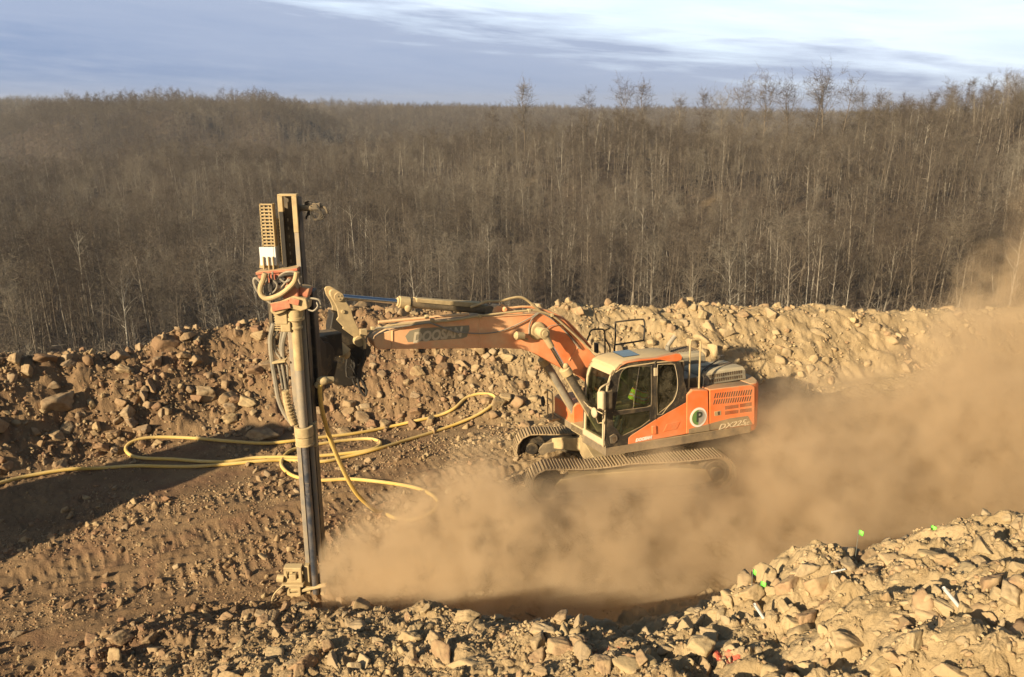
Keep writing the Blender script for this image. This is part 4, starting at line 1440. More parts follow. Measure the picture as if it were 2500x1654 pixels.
# ---------------------------------------------------------------- cab
cabo = SX([(368, 1322), (372, 1200), (384, 900), (396, 760), (428, 665), (462, 605), (505, 566), (560, 545), (700, 528), (830, 520), (1045, 518), (1066, 600), (1085, 720), (1108, 800), (1100, 905), (820, 1065), (602, 1205), (578, 1226), (570, 1290)])
w1 = SX([(452, 972), (470, 840), (492, 690), (512, 630), (545, 598), (600, 582), (772, 576), (783, 600), (786, 900), (778, 932), (745, 950), (470, 984)])
w2 = SX([(432, 1030), (768, 982), (776, 1000), (774, 1066), (690, 1130), (530, 1208), (500, 1200), (470, 1150), (436, 1120)])
w3 = SX([(840, 562), (975, 556), (1000, 580), (1022, 700), (1018, 800), (985, 890), (935, 945), (836, 1020)])
g = G(); g.prism(cabo, YL - .05, YL + .006, holes=(w1, w2, w3))
cab = g.build('cab', M_BLACK, EX)
tag(cab, 'operator cab with a black door side and a dust covered front')
for nm, w, mt in (('door_window', w1, M_GLASS), ('lower_door_window', w2, M_GLASS), ('rear_side_window', w3, M_GLASSD)):
    g = G(); g.prism(w, YL - .032, YL - .022); g.build(nm, mt, cab)
for w, nm in ((w1, 'window_seal'), (w3, 'window_seal')):
    g = G(); pts_ = [(x, YL + .008, z) for x, z in w]; g.tube(pts_ + [pts_[0]], .006, 6, 2); g.build(nm, M_CREAM if w is w3 else M_CHAR, cab)
g = G(); a, b = SX([(680, 580), (622, 962)]); g.tube([(a[0], YL - .012, a[1]), (b[0], YL - .012, b[1])], .012, 6, 0); g.build('window_divider', M_BLACK, cab)
g = G()
for (xa, ya, xb, yb) in ((818, 530, 822, 1060),): 
    a, b = SX([(xa, ya), (xb, yb)]); g.box(((a[0] + b[0]) / 2, YL + .012, (a[1] + b[1]) / 2), (.035, .02, a[1] - b[1]), ry=math.atan2(a[0] - b[0], a[1] - b[1]))
g.build('door_pillar', M_BLACK, cab, bevel=.005)
g = G(); g.prism(SX([(800, 590), (832, 588), (832, 662), (800, 664)]), YL + .02, YL + .05); g.build('door_hinge', M_CREAM, cab, bevel=.006)
g = G(); h1 = SX([(400, 1215), (440, 1190), (470, 1210), (472, 1245), (440, 1280), (408, 1280)]); g.prism(h1, YL + .006, YL + .028); dh = g.build('door_handle', M_CHAR, cab, bevel=.008)
g = G(); h1 = SX([(425, 1225), (450, 1215), (452, 1250), (430, 1262)]); g.prism(h1, YL + .028, YL + .034); g.build('handle_recess_shade', M_SLOT, dh)  # raised dark plate painting the shade of a hollow grip

YC = .40   # far side of the cab
prof_front = [(x, z) for x, z in cabo[:7]]
# far side wall with windows
g = G(); sc2 = lambda w: w
g.prism([(x, z) for x, z in cabo], YC - .02, YC + .02, holes=([(x - .02, z) for x, z in w1], w3))
g.build('far_side_wall', M_DARK, cab)
g = G(); g.prism([(x - .02, z) for x, z in w1], YC - .005, YC + .003); g.build('far_window', M_GLASS, cab)
g = G()
# front frame: sill, two posts, header following the profile
def strip(y0, y1, i0, i1, th=.05):
    for k in range(i0, i1):
        (xa, za), (xb, zb) = prof_front[k], prof_front[k + 1]
        V = [(xa, y0, za), (xa, y1, za), (xb, y1, zb), (xb, y0, zb), (xa - th, y0, za), (xa - th, y1, za), (xb - th, y1, zb), (xb - th, y0, zb)]
        g.add(V, [(0, 1, 2, 3), (4, 7, 6, 5), (0, 4, 5, 1), (1, 5, 6, 2), (2, 6, 7, 3), (3, 7, 4, 0)])
strip(YC - .02, YC + .07, 0, 6); strip(YL - .10, YL + .004, 0, 6)
zb_ = 1.36
g.prism([(1.46, 1.235), (1.46, 1.37), (1.37, 1.37), (1.37, 1.235)], YC - .02, YL + .004)
strip(YC, YL, 4, 6, .10)
g.build('cab_front_frame', M_CREAM, cab, bevel=.008)
g = G()
fp = [(prof_front[k][0] - .02, prof_front[k][1]) for k in range(0, 5)]
V = []; F = []
for x, z in fp: V += [(x, YC + .04, z), (x, YL - .08, z)]
for k in range(len(fp) - 1): F.append((2 * k, 2 * k + 1, 2 * k + 3, 2 * k + 2))
g.add(V, F); g.build('windscreen', M_GLASS, cab)
g = G(); a = lp(*r5(340, 1010), X=1.44); 
g.tube([(1.47, YC + .03, 1.93), (1.47, YL - .06, 1.93)], .012, 6, 0); g.build('windscreen_bar', M_CREAM, cab)
# back wall, floor
g = G(); g.box((-.42, (YL + YC) / 2, 2.2), (.05, YL - YC - .06, 1.3)); g.box((.45, (YL + YC) / 2, 1.25), (1.85, YL - YC - .06, .05)); g.build('cab_back_wall', M_DARK, cab)
# roof
g = G()
rl = [(1.24, 2.90), (1.12, 2.955), (.9, 2.985), (.3, 2.99), (-.25, 2.97), (-.42, 2.93)]
lay = []
V = []; F = []
ys = [YC - .03, YC + .03, YC + .12, YL - .14, YL - .05, YL + .01]; dz = [-.09, -.02, 0, 0, -.025, -.10]
for x, z in rl:
    for y, d in zip(ys, dz): V.append((x, y, z + d))
for i in range(len(rl) - 1):
    for j in range(5): F.append((i * 6 + j, i * 6 + j + 1, (i + 1) * 6 + j + 1, (i + 1) * 6 + j))
b0 = len(V)
for x, z in rl:
    for y in (ys[0], ys[-1]): V.append((x, y, z - .13))
for i in range(len(rl) - 1):
    F.append((i * 6, (i + 1) * 6, b0 + 2 * (i + 1), b0 + 2 * i)); F.append((i * 6 + 5, b0 + 2 * i + 1, b0 + 2 * (i + 1) + 1, (i + 1) * 6 + 5))
    F.append((b0 + 2 * i, b0 + 2 * (i + 1), b0 + 2 * (i + 1) + 1, b0 + 2 * i + 1))
e = len(rl) - 1
F.append((0, 1, 2, 3, 4, 5, b0 + 1, b0)); F.append((e * 6, b0 + 2 * e, b0 + 2 * e + 1, e * 6 + 5, e * 6 + 4, e * 6 + 3, e * 6 + 2, e * 6 + 1))
g.add(V, F); M_ROOF = dusty('roof_paint', (0.55, 0.42, 0.25), .6, .8, up=.5, dustc=(0.60, 0.45, 0.24)); roof = g.build('cab_roof', M_ROOF, cab, bevel=.02, seg=2, angle=40)
g = G(); g.prism([(x + .0, y) for x, y in ((.80, .50), (.40, .50), (.46, 1.04), (.86, 1.04))], 2.985, 2.998, axis='Z'); g.build('skylight', M_SKYL, roof, bevel=.004)
g = G()
ro = SX([(462, 612), (500, 572), (560, 540), (690, 512), (830, 500), (1000, 462), (1040, 462), (1060, 490), (1052, 518), (1000, 532), (930, 530), (860, 516), (830, 516), (700, 526), (560, 548), (505, 572), (470, 610)])
g.prism(ro, YL - .10, YL + .022); g.build('roof_edge', M_OR, roof, bevel=.02, seg=3)
# grab rail and mirrors on the front corner
g = G(); g.tube([(1.50, YL - .02, 1.27), (1.52, YL + .01, 1.30), (1.53, YL + .02, 1.5), (1.52, YL + .02, 1.95), (1.50, YL + .0, 2.30)], .020, 8, 3); g.tube([(1.49, YL - .05, 1.30), (1.50, YL - .02, 1.6), (1.49, YL - .03, 2.1)], .012, 6, 3); g.build('grab_rail', M_CREAM, cab)
g = G(); g.tube([(1.36, YL - .0, 2.66), (1.44, YL + .06, 2.60), (1.56, YL + .10, 2.58), (1.66, YL + .10, 2.50), (1.66, YL + .1, 2.25)], .018, 8, 3); mr = g.build('mirror_arm', M_CREAM, cab)
g = G(); g.box((1.615, YL + .11, 2.28), (.12, .16, .40), rz=.35); g.build('mirror_housing', M_CREAM, mr, bevel=.04, seg=3)
g = G(); g.box((1.46, YL + .11, 2.27), (.20, .04, .38), rz=.1); g.build('mirror_face', M_DARK, mr, bevel=.03, seg=3)
g = G(); q = lp(*r5(265, 1000), X=1.85); g.tube([(1.52, YL + .02, 1.78), (1.62, YL - .02, 1.78), tuple(q)], .012, 6, 0); g.tube([tuple(q), (1.50, YC + .06, 2.02)], .010, 6, 0); ma = g.build('round_mirror_arm', M_CREAM, cab)
g = G(); q = Vector(q); dv = (Vector(HR.T @ (np.array([0, 0, CAMZ]) - HT)) - q).normalized(); g.sphere(q, .105, 3, (.45, 1, 1)); g.build('round_mirror', M_CREAM, ma)
# inside: seat, console, wheel-less levers
g = G(); g.box((.30, .86, 1.62), (.50, .50, .16)); g.box((.05, .86, 2.0), (.14, .48, .75), ry=-.12); g.box((.02, .86, 2.45), (.10, .28, .16)); g.cyl((.3, .86, 1.26), (.3, .86, 1.55), .16); g.build('operator_seat', M_DARK, cab, bevel=.04, seg=3)
g = G(); g.box((.62, 1.16, 1.66), (.42, .12, .30)); g.box((.62, .56, 1.66), (.42, .12, .30)); g.cyl((.75, 1.16, 1.8), (.80, 1.16, 1.98), .018); g.cyl((.75, .56, 1.8), (.80, .56, 1.98), .018); g.box((1.12, .55, 2.0), (.10, .20, .28), rz=.3)
g.build('control_console', M_CHAR, cab, bevel=.015)

# right hand side: tool box, steps, mirror
g = G()
g.prism([(.65, 1.18), (.65, 1.66), (1.18, 1.66), (1.26, 1.60), (1.26, 1.18)], YR, -.40)
g.build('tool_box', M_OR, EX, bevel=.02)
g = G()
for k in range(5): g.box((1.36 + .05 * k, -1.15, 1.18), (.02, .42, .03))
g.box((1.46, -1.36, 1.18), (.28, .02, .05)); g.box((1.46, -.94, 1.18), (.28, .02, .05)); g.build('step', M_TAN, EX)
g = G(); g.prism([(.3, 1.0), (.3, 1.24), (1.3, 1.24), (1.3, 1.05)], -.45, .36); g.build('front_crossbeam', M_TAN, EX, bevel=.01)
g = G(); g.tube([(1.52, -.92, 1.2), (1.52, -.92, 1.75), (1.52, -.98, 1.84), (1.52, -1.12, 1.84), (1.52, -1.18, 1.78), (1.52, -1.18, 1.2)], .016, 8, 3); ra = g.build('step_rail', M_TAN, EX)
g = G(); g.sphere((1.54, -1.38, 1.52), .13, 3, (.3, .65, 1)); g.build('oval_mirror', M_HOSED, ra)
g = G(); g.tube([(1.2, -.80, 1.6), (1.22, -.80, 2.4), (1.23, -.80, 2.62)], .008, 6, 0); g.build('aerial', M_TAN, EX)

# ---------------------------------------------------------------- boom
bt = [lp(*r4(*p), Y=.25) for p in ((1690, 890), (1560, 730), (1350, 500), (1210, 445), (1080, 418), (940, 425), (340, 462))]
bt3 = [lp(*r3(*p), Y=.25) for p in ((1700, 535), (1100, 610), (925, 655), (800, 700), (715, 745), (690, 800), (705, 860), (745, 908), (925, 903))]
bb = [lp(*r4(*p), Y=.25) for p in ((0, 842), (600, 833), (850, 848), (1000, 895), (1180, 990), (1330, 1078), (1590, 1188))]
bp = [(.05, 1.95), (.15, 2.05)] + [(p[0], p[2]) for p in bt] + [(p[0], p[2]) for p in bt3] + [(p[0], p[2]) for p in bb] + [(.35, 1.62), (.12, 1.60), (.0, 1.75)]
g = G(); g.prism(bp, -.25, .25)
boom = g.build('boom', M_BOOM, EX, bevel=.012)
g = G()
for p, q in ((r4(345, 470), r4(345, 832)), (r4(1535, 805), r4(1415, 985)), (r3(930, 660), r3(930, 900))):
    a, b = lp(*p, Y=.25), lp(*q, Y=.25)
    g.tube([(a[0], .252, a[2]), (b[0], .252, b[2])], .014, 6, 0)
g.build('weld_seam', M_BOOM, boom)
g = G()   # flange lip along the top
for i in range(2, 8):
    pass
top = [(p[0], p[2]) for p in bt[1:]] + [(p[0], p[2]) for p in bt3[:3]]
g.tube([(x, .262, z - .01) for x, z in top], .014, 6, 0); g.tube([(x, -.262, z - .01) for x, z in top], .014, 6, 0); g.build('boom_flange', M_BOOM, boom)
# faded name plate on the side
nb = [lp(*r3(*p), Y=.252) for p in ((1095, 740), (1150, 670), (1260, 640), (1910, 600), (1915, 650), (1880, 745), (1820, 768), (1130, 815))]
g = G(); g.prism([(p[0], p[2]) for p in nb], .2515, .2535); nb_ = g.build('name_decal', M_FADED, boom)
a, b = lp(*r3(1160, 790), Y=.255), lp(*r3(1830, 690), Y=.255)
c_ = (np.array(lp(*r3(1180, 740), Y=.255)) + np.array(lp(*r3(1830, 690), Y=.255))) / 2
ang = math.atan2(b[2] + .10 - a[2] - .02, a[0] - b[0])
text_mesh('DOOSAN', .27, MTX(c_[0] + .01, c_[2] - .02, .2565, rot=R_(1.0)), 'lettering', M_LETTER, nb_, shear=.25, bold=.012, depth=.002, squeeze=.86)
# hydraulic lines on the boom
def bl(pts, f=r4, Y=.30): return [tuple(lp(*f(*p), Y=Y)) for p in pts]


for k, (pts, rr_, mt) in enumerate((
        (bl([(1690, 870), (1500, 690), (1250, 470), (1080, 400), (930, 385), (340, 450), (0, 505)]) + bl([(1000, 590), (780, 640), (560, 690)], r3), .022, M_TAN),
        (bl([(1640, 780), (1400, 520), (1200, 410), (1000, 350), (850, 340), (700, 352), (600, 310)], Y=.1), .024, M_BOOM),
        (bl([(1680, 830), (1480, 620), (1230, 440), (1050, 385)], Y=-.05), .024, M_BOOM),
        (bl([(1550, 850), (1300, 560), (1080, 415), (960, 470), (740, 580), (540, 645), (300, 660), (120, 645), (0, 625)], Y=.29), .013, M_HOSE),
        (bl([(1780, 700), (1500, 600), (1400, 572), (1300, 580), (1050, 615), (860, 630), (720, 640), (650, 700), (600, 760), (605, 820)], r3, .32), .017, M_HOSE),
        (bl([(1050, 420), (980, 480), (945, 560), (938, 680)], Y=.29), .016, M_HOSE),
        (bl([(1140, 610), (1200, 570), (1300, 550), (1370, 560)], Y=.29), .008, M_HOSE),
        (bl([(1560, 840), (1450, 700), (1330, 590), (1180, 450)], Y=.30), .009, M_HOSED))):
    g = G(); g.tube(pts, rr_, 8, 4); g.build('hydraulic_line', mt, boom)
g = G()
pts = bl([(750, 560), (1300, 510), (1900, 455)], r3, .12); g.tube(pts, .030, 8, 2); g.build('hydraulic_line', M_BOOM, boom)
for p, f in (((350, 450), r4), ((940, 385), r4), ((1210, 440), r4), ((1440, 535), r3), ((680, 640), r3), ((1370, 490), r3)):
    g = G(); q = lp(*f(*p), Y=.29); g.box(q, (.07, .09, .07)); g.build('line_clamp', M_TAN, boom, bevel=.01)
# hose pair over the arm cylinder
for dY in (.0, .07):
    g = G(); g.tube(bl([(240, 345), (340, 310), (430, 275), (520, 275), (600, 270), (720, 240), (810, 225), (880, 240), (950, 290), (1030, 355), (1080, 400)], Y=.1 + dY), .026, 8, 4); g.build('cylinder_hose', M_TAN, boom)
# work lamp under the boom side
g = G(); q = Vector(lp(*r4(870, 690), Y=.36)); g.cyl(q, q + Vector((.16, .02, .03)), .075, .085, 14); g.cyl(q + Vector((.16, .02, .03)), q + Vector((.20, .02, .035)), .085, .05, 14); g.tube([tuple(q + Vector((-.02, -.1, -.08))), tuple(q + Vector((-.14, -.08, -.10)))], .02, 6, 0)
g.build('work_lamp', M_TAN, boom)
g = G(); g.cyl(q + Vector((-.012, 0, 0)), q + Vector((-.004, 0, 0)), .062, n=14); g.build('lamp_glass', M_MIRROR, boom)
# boss and pin where the boom cylinders take hold
pin = lp(*r4(1110, 655), Y=.52)
g = G(); g.cyl((pin[0], .25, pin[2]), (pin[0], .30, pin[2]), .20, .16, 24); g.cyl((pin[0], .30, pin[2]), (pin[0], .44, pin[2]), .105, .10, 20); g.cyl((pin[0], -.60, pin[2]), (pin[0], -.25, pin[2]), .10, n=20); g.build('cylinder_boss', M_TAN, boom, bevel=.015)
for sy, nm in ((.52, 'near'), (-.52, 'far')):
    base = Vector((.98, sy, 1.12)); top_ = Vector((pin[0], sy, pin[2])); d = (base - top_)
    L = d.length; u = d.normalized()
    mid = top_ + u * .92
    g = G(); g.cyl((pin[0], sy - .075, pin[2]), (pin[0], sy + .075, pin[2]), .115, n=20); g.cyl((pin[0], sy + .07, pin[2]), (pin[0], sy + .10, pin[2]), .07, n=14)
    g.cyl(top_ + u * .08, top_ + u * .36, .075, .065, 16); cy = g.build('boom_cylinder', M_TAN, EX, bevel=.01)
    g = G(); g.cyl(top_ + u * .36, mid, .048, n=16); g.build('cylinder_rod', M_CHROME, cy)
    g = G(); g.cyl(mid, mid + u * .16, .12, .125, 18); g.sphere(mid + u * .03 + Vector((0, .03, .08)), .07, 2); g.build('gland', M_TAN, cy, bevel=.01)
    g = G(); g.cyl(mid + u * .15, base, .098, n=18); g.build('barrel', M_CHAR if sy > 0 else M_HOSE, cy)
    g = G(); g.tube([mid + u * .1 + Vector((.10, .03, .05)), mid + u * .35 + Vector((.14, .03, .06)), base + Vector((.14, .03, .1))], .022, 8, 2); g.build('cylinder_pipe', M_TAN, cy)
    if sy > 0: tag(cy, 'boom cylinder nearer the camera')
# arm cylinder bracket, cylinder and rod
br = [lp(*r4(*p), Y=.12) for p in ((505, 460), (500, 395), (520, 345), (560, 322), (620, 330), (700, 360), (850, 400), (900, 425))]
g = G(); g.prism([(p[0], p[2]) for p in br], -.14, .14); q = lp(*r4(640, 368), Y=.14); g.cyl((q[0], .13, q[2]), (q[0], .22, q[2]), .06, .045, 16); g.build('cylinder_bracket', M_BOOM, boom, bevel=.015)
cA = Vector(lp(*r4(440, 375), Y=0)); cB = Vector(lp(*r3(1140, 285), Y=0)); cC = Vector(lp(*r3(225, 232), Y=0))
u = (cC - cA).normalized(); cB = cA + u * (cB - cA).dot(u)
g = G(); g.cyl(cA, cB, .095, n=20); ac = g.build('arm_cylinder', M_CHAR, EX)
g = G(); g.cyl(cB - u * .02, cB + u * .20, .115, .12, 20); g.cyl(cB + u * .20, cB + u * .235, .09, n=18); g.sphere(cB + u * .04 + Vector((0, .10, -.10)), .075, 2, (1, .7, 1)); g.build('gland', M_TAN, ac, bevel=.012)
g = G(); g.cyl(cB + u * .2, cC, .052, n=18); g.build('cylinder_rod', M_CHROME, ac)
g = G(); g.cyl((cA.x, -.12, cA.z), (cA.x, .12, cA.z), .10, n=18); g.build('cylinder_eye', M_CHAR, ac)
ga = [lp(*r3(*p), Y=.12) for p in ((1240, 255), (1600, 285), (2091, 315))]; gb = [lp(*r4(*p), Y=.12) for p in ((240, 345), (0, 345))]
gd = [(p[0], p[2]) for p in ga] + [(p[0], p[2]) for p in gb[:1]] + [(lp(*r3(1240, 305), Y=.12)[0], lp(*r3(1240, 305), Y=.12)[2])]
g = G(); g.prism(gd, -.13, .13); g.build('cylinder_guard', M_TAN, ac, bevel=.01)

# ---------------------------------------------------------------- short arm with its link plates
lk = [(130, 175), (150, 148), (200, 140), (262, 170), (330, 280), (405, 400), (425, 490), (480, 610), (560, 760), (575, 850), (520, 862), (465, 840), (440, 780), (440, 750), (290, 640), (302, 622), (215, 530), (240, 490), (228, 400), (205, 340), (150, 250)]
g = G()
arm = G(); arm.prism([(p[0], p[1]) for p in SX([(210, 560), (250, 500), (440, 700), (590, 820), (640, 900), (600, 1000), (500, 900), (300, 800)], 0, r3)], -.20, .16)
ar = arm.build('short_arm', M_CHAR, EX, bevel=.02)
for y0, y1 in ((.22, .27), (-.27, -.22)):
    g = G(); g.prism(SX(lk, .25, r3), y0, y1); g.build('link_plate', M_TAN, ar, bevel=.008)
q = lp(*r3(245, 235), Y=.27); g = G(); g.cyl((q[0], -.30, q[2]), (q[0], .31, q[2]), .085, n=20)
for k in range(3): g.cyl((q[0] + .035 * math.cos(k * 2.09 + .5), .31, q[2] + .035 * math.sin(k * 2.09 + .5)), (q[0] + .035 * math.cos(k * 2.09 + .5), .325, q[2] + .035 * math.sin(k * 2.09 + .5)), .013, n=8)
q2 = lp(*r3(505, 800), Y=.27); g.cyl((q2[0], -.3, q2[2]), (q2[0], .32, q2[2]), .115, .10, n=22)
q3 = lp(*r3(300, 425), Y=.27); g.cyl((q3[0], .26, q3[2]), (q3[0], .30, q3[2]), .035, n=12)
g.build('pivot_pin', M_TAN, ar, bevel=.008)
g = G(); g.prism(SX([(95, 610), (132, 400), (215, 440), (225, 560), (300, 640), (440, 760), (420, 860), (200, 830), (110, 800)], -.1, r3), -.24, .20); g.build('link_housing', M_PITCH, ar, bevel=.02)
g = G(); g.prism(SX([(-60, 900), (60, 820), (230, 800), (450, 840), (560, 900), (575, 1000), (520, 1120), (505, 1280), (380, 1350), (200, 1340), (60, 1260), (-70, 1290), (-130, 1150)], 0, r3), -.28, .22); g.build('quick_coupler', M_PITCH, ar, bevel=.04)
g = G(); g.tube([tuple(lp(*r3(*p), Y=.30)) for p in ((330, 1120), (440, 1150), (430, 1010), (360, 1000), (350, 1250), (470, 1260))], .02, 8, 3); g.tube([tuple(lp(*r3(*p), Y=.28)) for p in ((420, 950), (500, 1000), (520, 1100), (430, 1090), (390, 950))], .02, 8, 3); g.build('coupler_hose', M_HOSED, ar)
g = G(); a, b = Vector(lp(*r3(235, 830), Y=.36)), Vector(lp(*r3(330, 960), Y=.40)); g.cyl(a, b, .07, .125, 16); g.sphere(b, .12, 2, (.8, .8, .9)); g.tube([b + Vector((.05, .1, -.05)), b + Vector((.08, .12, -.15))], .02, 6, 0); g.build('mud_caked_motor', M_TAN, ar, bevel=.01)
g = G(); g.tube([tuple(lp(*r3(*p), Y=.34)) for p in ((545, 700), (560, 780), (590, 850), (580, 940), (555, 1040), (520, 1180), (490, 1290), (520, 1420), (580, 1500), (600, 1430), (560, 1340), (500, 1220), (530, 1100))], .024, 8, 4); g.build('hanging_hose', M_HOSED, ar)
g = G(); g.tube([tuple(lp(*r3(*p), Y=.36)) for p in ((530, 700), (560, 760), (580, 830), (575, 900))], .03, 8, 3); g.box(lp(*r3(560, 690), Y=.36), (.13, .10, .13)); g.build('hose_elbow', M_TAN, ar, bevel=.01)
g = G(); g.tube([tuple(lp(*r3(*p), Y=.30)) for p in ((420, 1270), (460, 1370), (540, 1400), (585, 1450), (570, 1330), (480, 1250), (400, 1100))], .020, 8, 4); g.build('hanging_hose', M_HOSED, ar)

# ---------------------------------------------------------------- drill mast: a vertical frame of two rails
MY = 12.75


def zz(py): return at_y(700, py, MY)[2]


def xx(px, py, Y=MY): return at_y(px, py, Y)[0]


MG = lambda: G(MW)
zt, zb = zz(480), zz(1376)
g = MG()
zm = zz(655)
g.box((-3.585, MY + .05, (zm + zb) / 2), (.070, .08, zm - zb)); g.box((-3.622, MY + .08, (zm + zb) / 2), (.012, .12, zm - zb))
mast = g.build('drill_mast', M_STEEL, EX, bevel=.006)
g = MG(); g.box((-3.585, MY + .05, (zt + zm) / 2), (.068, .08, zt - zm)); g.build('rail', M_PITCH, mast, bevel=.006)
g = MG(); g.box((-3.626, MY + .07, (zt + zm) / 2), (.012, .05, zt - zm - .1)); g.build('rail_strip', M_TAN, mast)
tag(mast, 'upright drill mast of two worn steel rails with a pipe between them')
g = MG()
g.box((-3.365, MY + .05, (zt + zb) / 2), (.070, .08, zt - zb)); g.build('rail', M_STEEL, mast, bevel=.006)
g = MG()
g.box((-3.325, MY + .15, (zt + zb) / 2 - .0), (.025, .22, zt - zb - .04)); g.box((-3.47, MY + .22, (zt + zb) / 2), (.26, .03, zt - zb - .04)); g.build('mast_back_channel', M_DARK, mast)
g = MG()
for k in range(44):
    z = zb + .35 + k * (zt - zb - .6) / 44
    g.box((-3.52, MY + .14, z), (.012, .03, .045)); g.box((-3.415, MY + .12, z + .03), (.010, .03, .035))
g.build('feed_chain', M_HOSE, mast)
g = MG(); g.box((-3.475, MY + .08, zt + .015), (.30, .14, .03)); g.box((-3.585, MY + .045, zt - .12), (.078, .09, .24)); g.box((-3.365, MY + .045, zt - .28), (.078, .09, .56)); g.build('mast_head', M_TAN, mast, bevel=.008)
g = MG(); g.cyl((-3.32, MY + .2, zz(512)), (-3.10, MY + .2, zz(512)), .05); g.box((-3.06, MY + .18, zz(507)), (.12, .12, .10)); g.tube([(-3.05, MY + .2, zz(505)), (-2.93, MY + .18, zz(512)), (-2.90, MY + .18, zz(525))], .022, 8, 3); g.build('feed_motor', M_CHAR, mast, bevel=.01)
g = MG()
for k in range(4):
    a = k * .02
    g.tube([(-3.25, MY + .2 + a, zz(500 + 4 * k)), (-3.12, MY + .15, zz(494 + 7 * k)), (-3.0 + a, MY + .12, zz(515 + 6 * k)), (-3.06 - a, MY + .14, zz(540)), (-3.18, MY + .2, zz(528 - 5 * k)), (-3.26, MY + .25, zz(535 + 2 * k))], .014, 6, 4)
g.build('motor_hoses', M_HOSED, mast)
# cable chain on the left
g = MG()
for k in range(13):
    z = zz(500) - k * (zz(500) - zz(608)) / 13
    g.box((-3.81, MY + .02, z), (.19, .02, .022)); g.box((-3.905, MY + .06, z - .02), (.018, .10, .055)); g.box((-3.72, MY + .08, z - .02), (.018, .16, .055))
    g.box((-3.85, MY + .05, z - .03), (.02, .03, .03)); g.box((-3.78, MY + .05, z - .03), (.02, .03, .03))
    g.box((-3.66, MY + .20, z - .24), (.12, .02, .02)); g.box((-3.70, MY + .23, z - .27), (.02, .08, .05)); g.box((-3.61, MY + .23, z - .27), (.02, .08, .05))
g.build('cable_chain', M_TAN, mast)
g = MG(); g.tube([(-3.84, MY + .07, zz(502)), (-3.84, MY + .07, zz(600))], .018, 6, 0); g.tube([(-3.78, MY + .08, zz(502)), (-3.78, MY + .08, zz(600))], .018, 6, 0); g.tube([(-3.66, MY + .25, zz(530)), (-3.66, MY + .25, zz(640))], .024, 6, 0); g.build('chain_hoses', M_HOSED, mast)
g = MG(); za, zb2 = zz(603), zz(648)
g.box((-3.845, MY - .02, (za + zb2) / 2), (.225, .03, za - zb2)); g.box((-3.72, MY + .10, (za + zb2) / 2), (.03, .26, za - zb2)); g.build('white_shield', M_WHITE, mast, bevel=.006)
g = MG(); z = zz(652); g.prism([(-3.99, z - .02), (-3.955, z + .22), (-3.73, z + .22), (-3.68, z - .02)], MY + .0, MY + .02)
for x in (-3.90, -3.82, -3.75): g.box((x, MY - .04, z + .07), (.02, .06, .20))
g.build('gusset_plate', M_TAN, mast, bevel=.004)
g = MG(); g.box((-3.68, MY + .0, zz(659)), (.66, .30, .045), ry=-.10); fl = g.build('red_flange', M_RED, mast, bevel=.006)
g = MG(); g.prism([(-3.99, zz(664)), (-3.99, zz(680)), (-3.93, zz(694)), (-3.55, zz(668)), (-3.55, zz(660))], MY - .12, MY - .10); g.build('red_bracket', M_RED, mast)
# rotary head and carriage
g = MG()
g.prism([(-3.60, zz(715)), (-3.54, zz(690)), (-3.40, zz(688)), (-3.34, zz(700)), (-3.34, zz(725)), (-3.58, zz(735))], MY - .22, MY + .12)
g.box((-3.27, MY - .05, zz(708)), (.16, .22, .16), ry=.3); g.cyl((-3.50, MY - .08, zz(700)), (-3.50, MY - .08, zz(668)), .06, n=14)
g.build('rotary_head', M_RED, mast, bevel=.02)
g = MG()
g.prism([(-3.80, zz(752)), (-3.78, zz(735)), (-3.42, zz(715)), (-3.22, zz(722)), (-3.20, zz(745)), (-3.32, zz(752)), (-3.50, zz(745)), (-3.6, zz(755)), (-3.74, zz(762))], MY - .25, MY + .0)
g.box((-3.27, MY - .12, zz(735)), (.16, .20, .14), ry=.15); g.box((-3.66, MY - .1, zz(770)), (.20, .16, .22)); g.box((-3.60, MY - .1, zz(793)), (.16, .14, .16))
g.build('drill_carriage', M_TAN, mast, bevel=.015)
g = MG(); g.box((-3.62, MY - .27, zz(737)), (.30, .03, .14), ry=-.2); g.box((-3.40, MY - .28, zz(727)), (.16, .03, .10), ry=.25); g.build('carriage_plate', M_RED, mast, bevel=.01)
g = MG()
for k in range(7): g.box((-3.74, MY + .0, zz(770 + k * 6)), (.16, .02, .016))
g.build('carriage_rungs', M_TAN, mast)
g = MG(); g.box((-3.90, MY + .1, (zz(738) + zz(812)) / 2), (.05, .05, zz(738) - zz(812))); g.build('guide_bar', M_DARK, mast)
g = MG(); g.tube([(-3.25, MY - .2, zz(745)), (-3.14, MY - .22, zz(752)), (-3.06, MY - .2, zz(742)), (-3.10, MY - .1, zz(735))], .013, 6, 3); g.tube([(-3.22, MY - .1, zz(725)), (-3.06, MY - .12, zz(728)), (-3.03, MY - .1, zz(745)), (-3.1, MY, zz(752))], .016, 6, 3); g.build('side_hose', M_HOSE, mast)
RX = -3.46
g = MG(); g.cyl((RX, MY - .06, zz(752)), (RX, MY - .06, zz(772)), .135, .125, 24); g.ring((RX, MY - .06, zz(775)), (0, 0, 1), .14, .10, .05, 24); g.cyl((RX, MY - .06, zz(770)), (RX, MY - .06, zz(795)), .09, .085, 20); g.ring((RX, MY - .06, zz(797)), (0, 0, 1), .10, .08, .04); g.build('shank_collar', M_TAN, mast, bevel=.006)
g = MG(); g.cyl((RX, MY - .06, zz(790)), (RX, MY - .06, zz(900)), .078, n=20); g.build('upper_pipe', M_TAN, mast)
g = MG(); g.cyl((RX, MY - .06, zz(900)), (RX, MY - .06, zz(1040)), .074, n=20); g.build('upper_pipe', M_STEEL, mast)
M_PIPE2 = M_PIPE
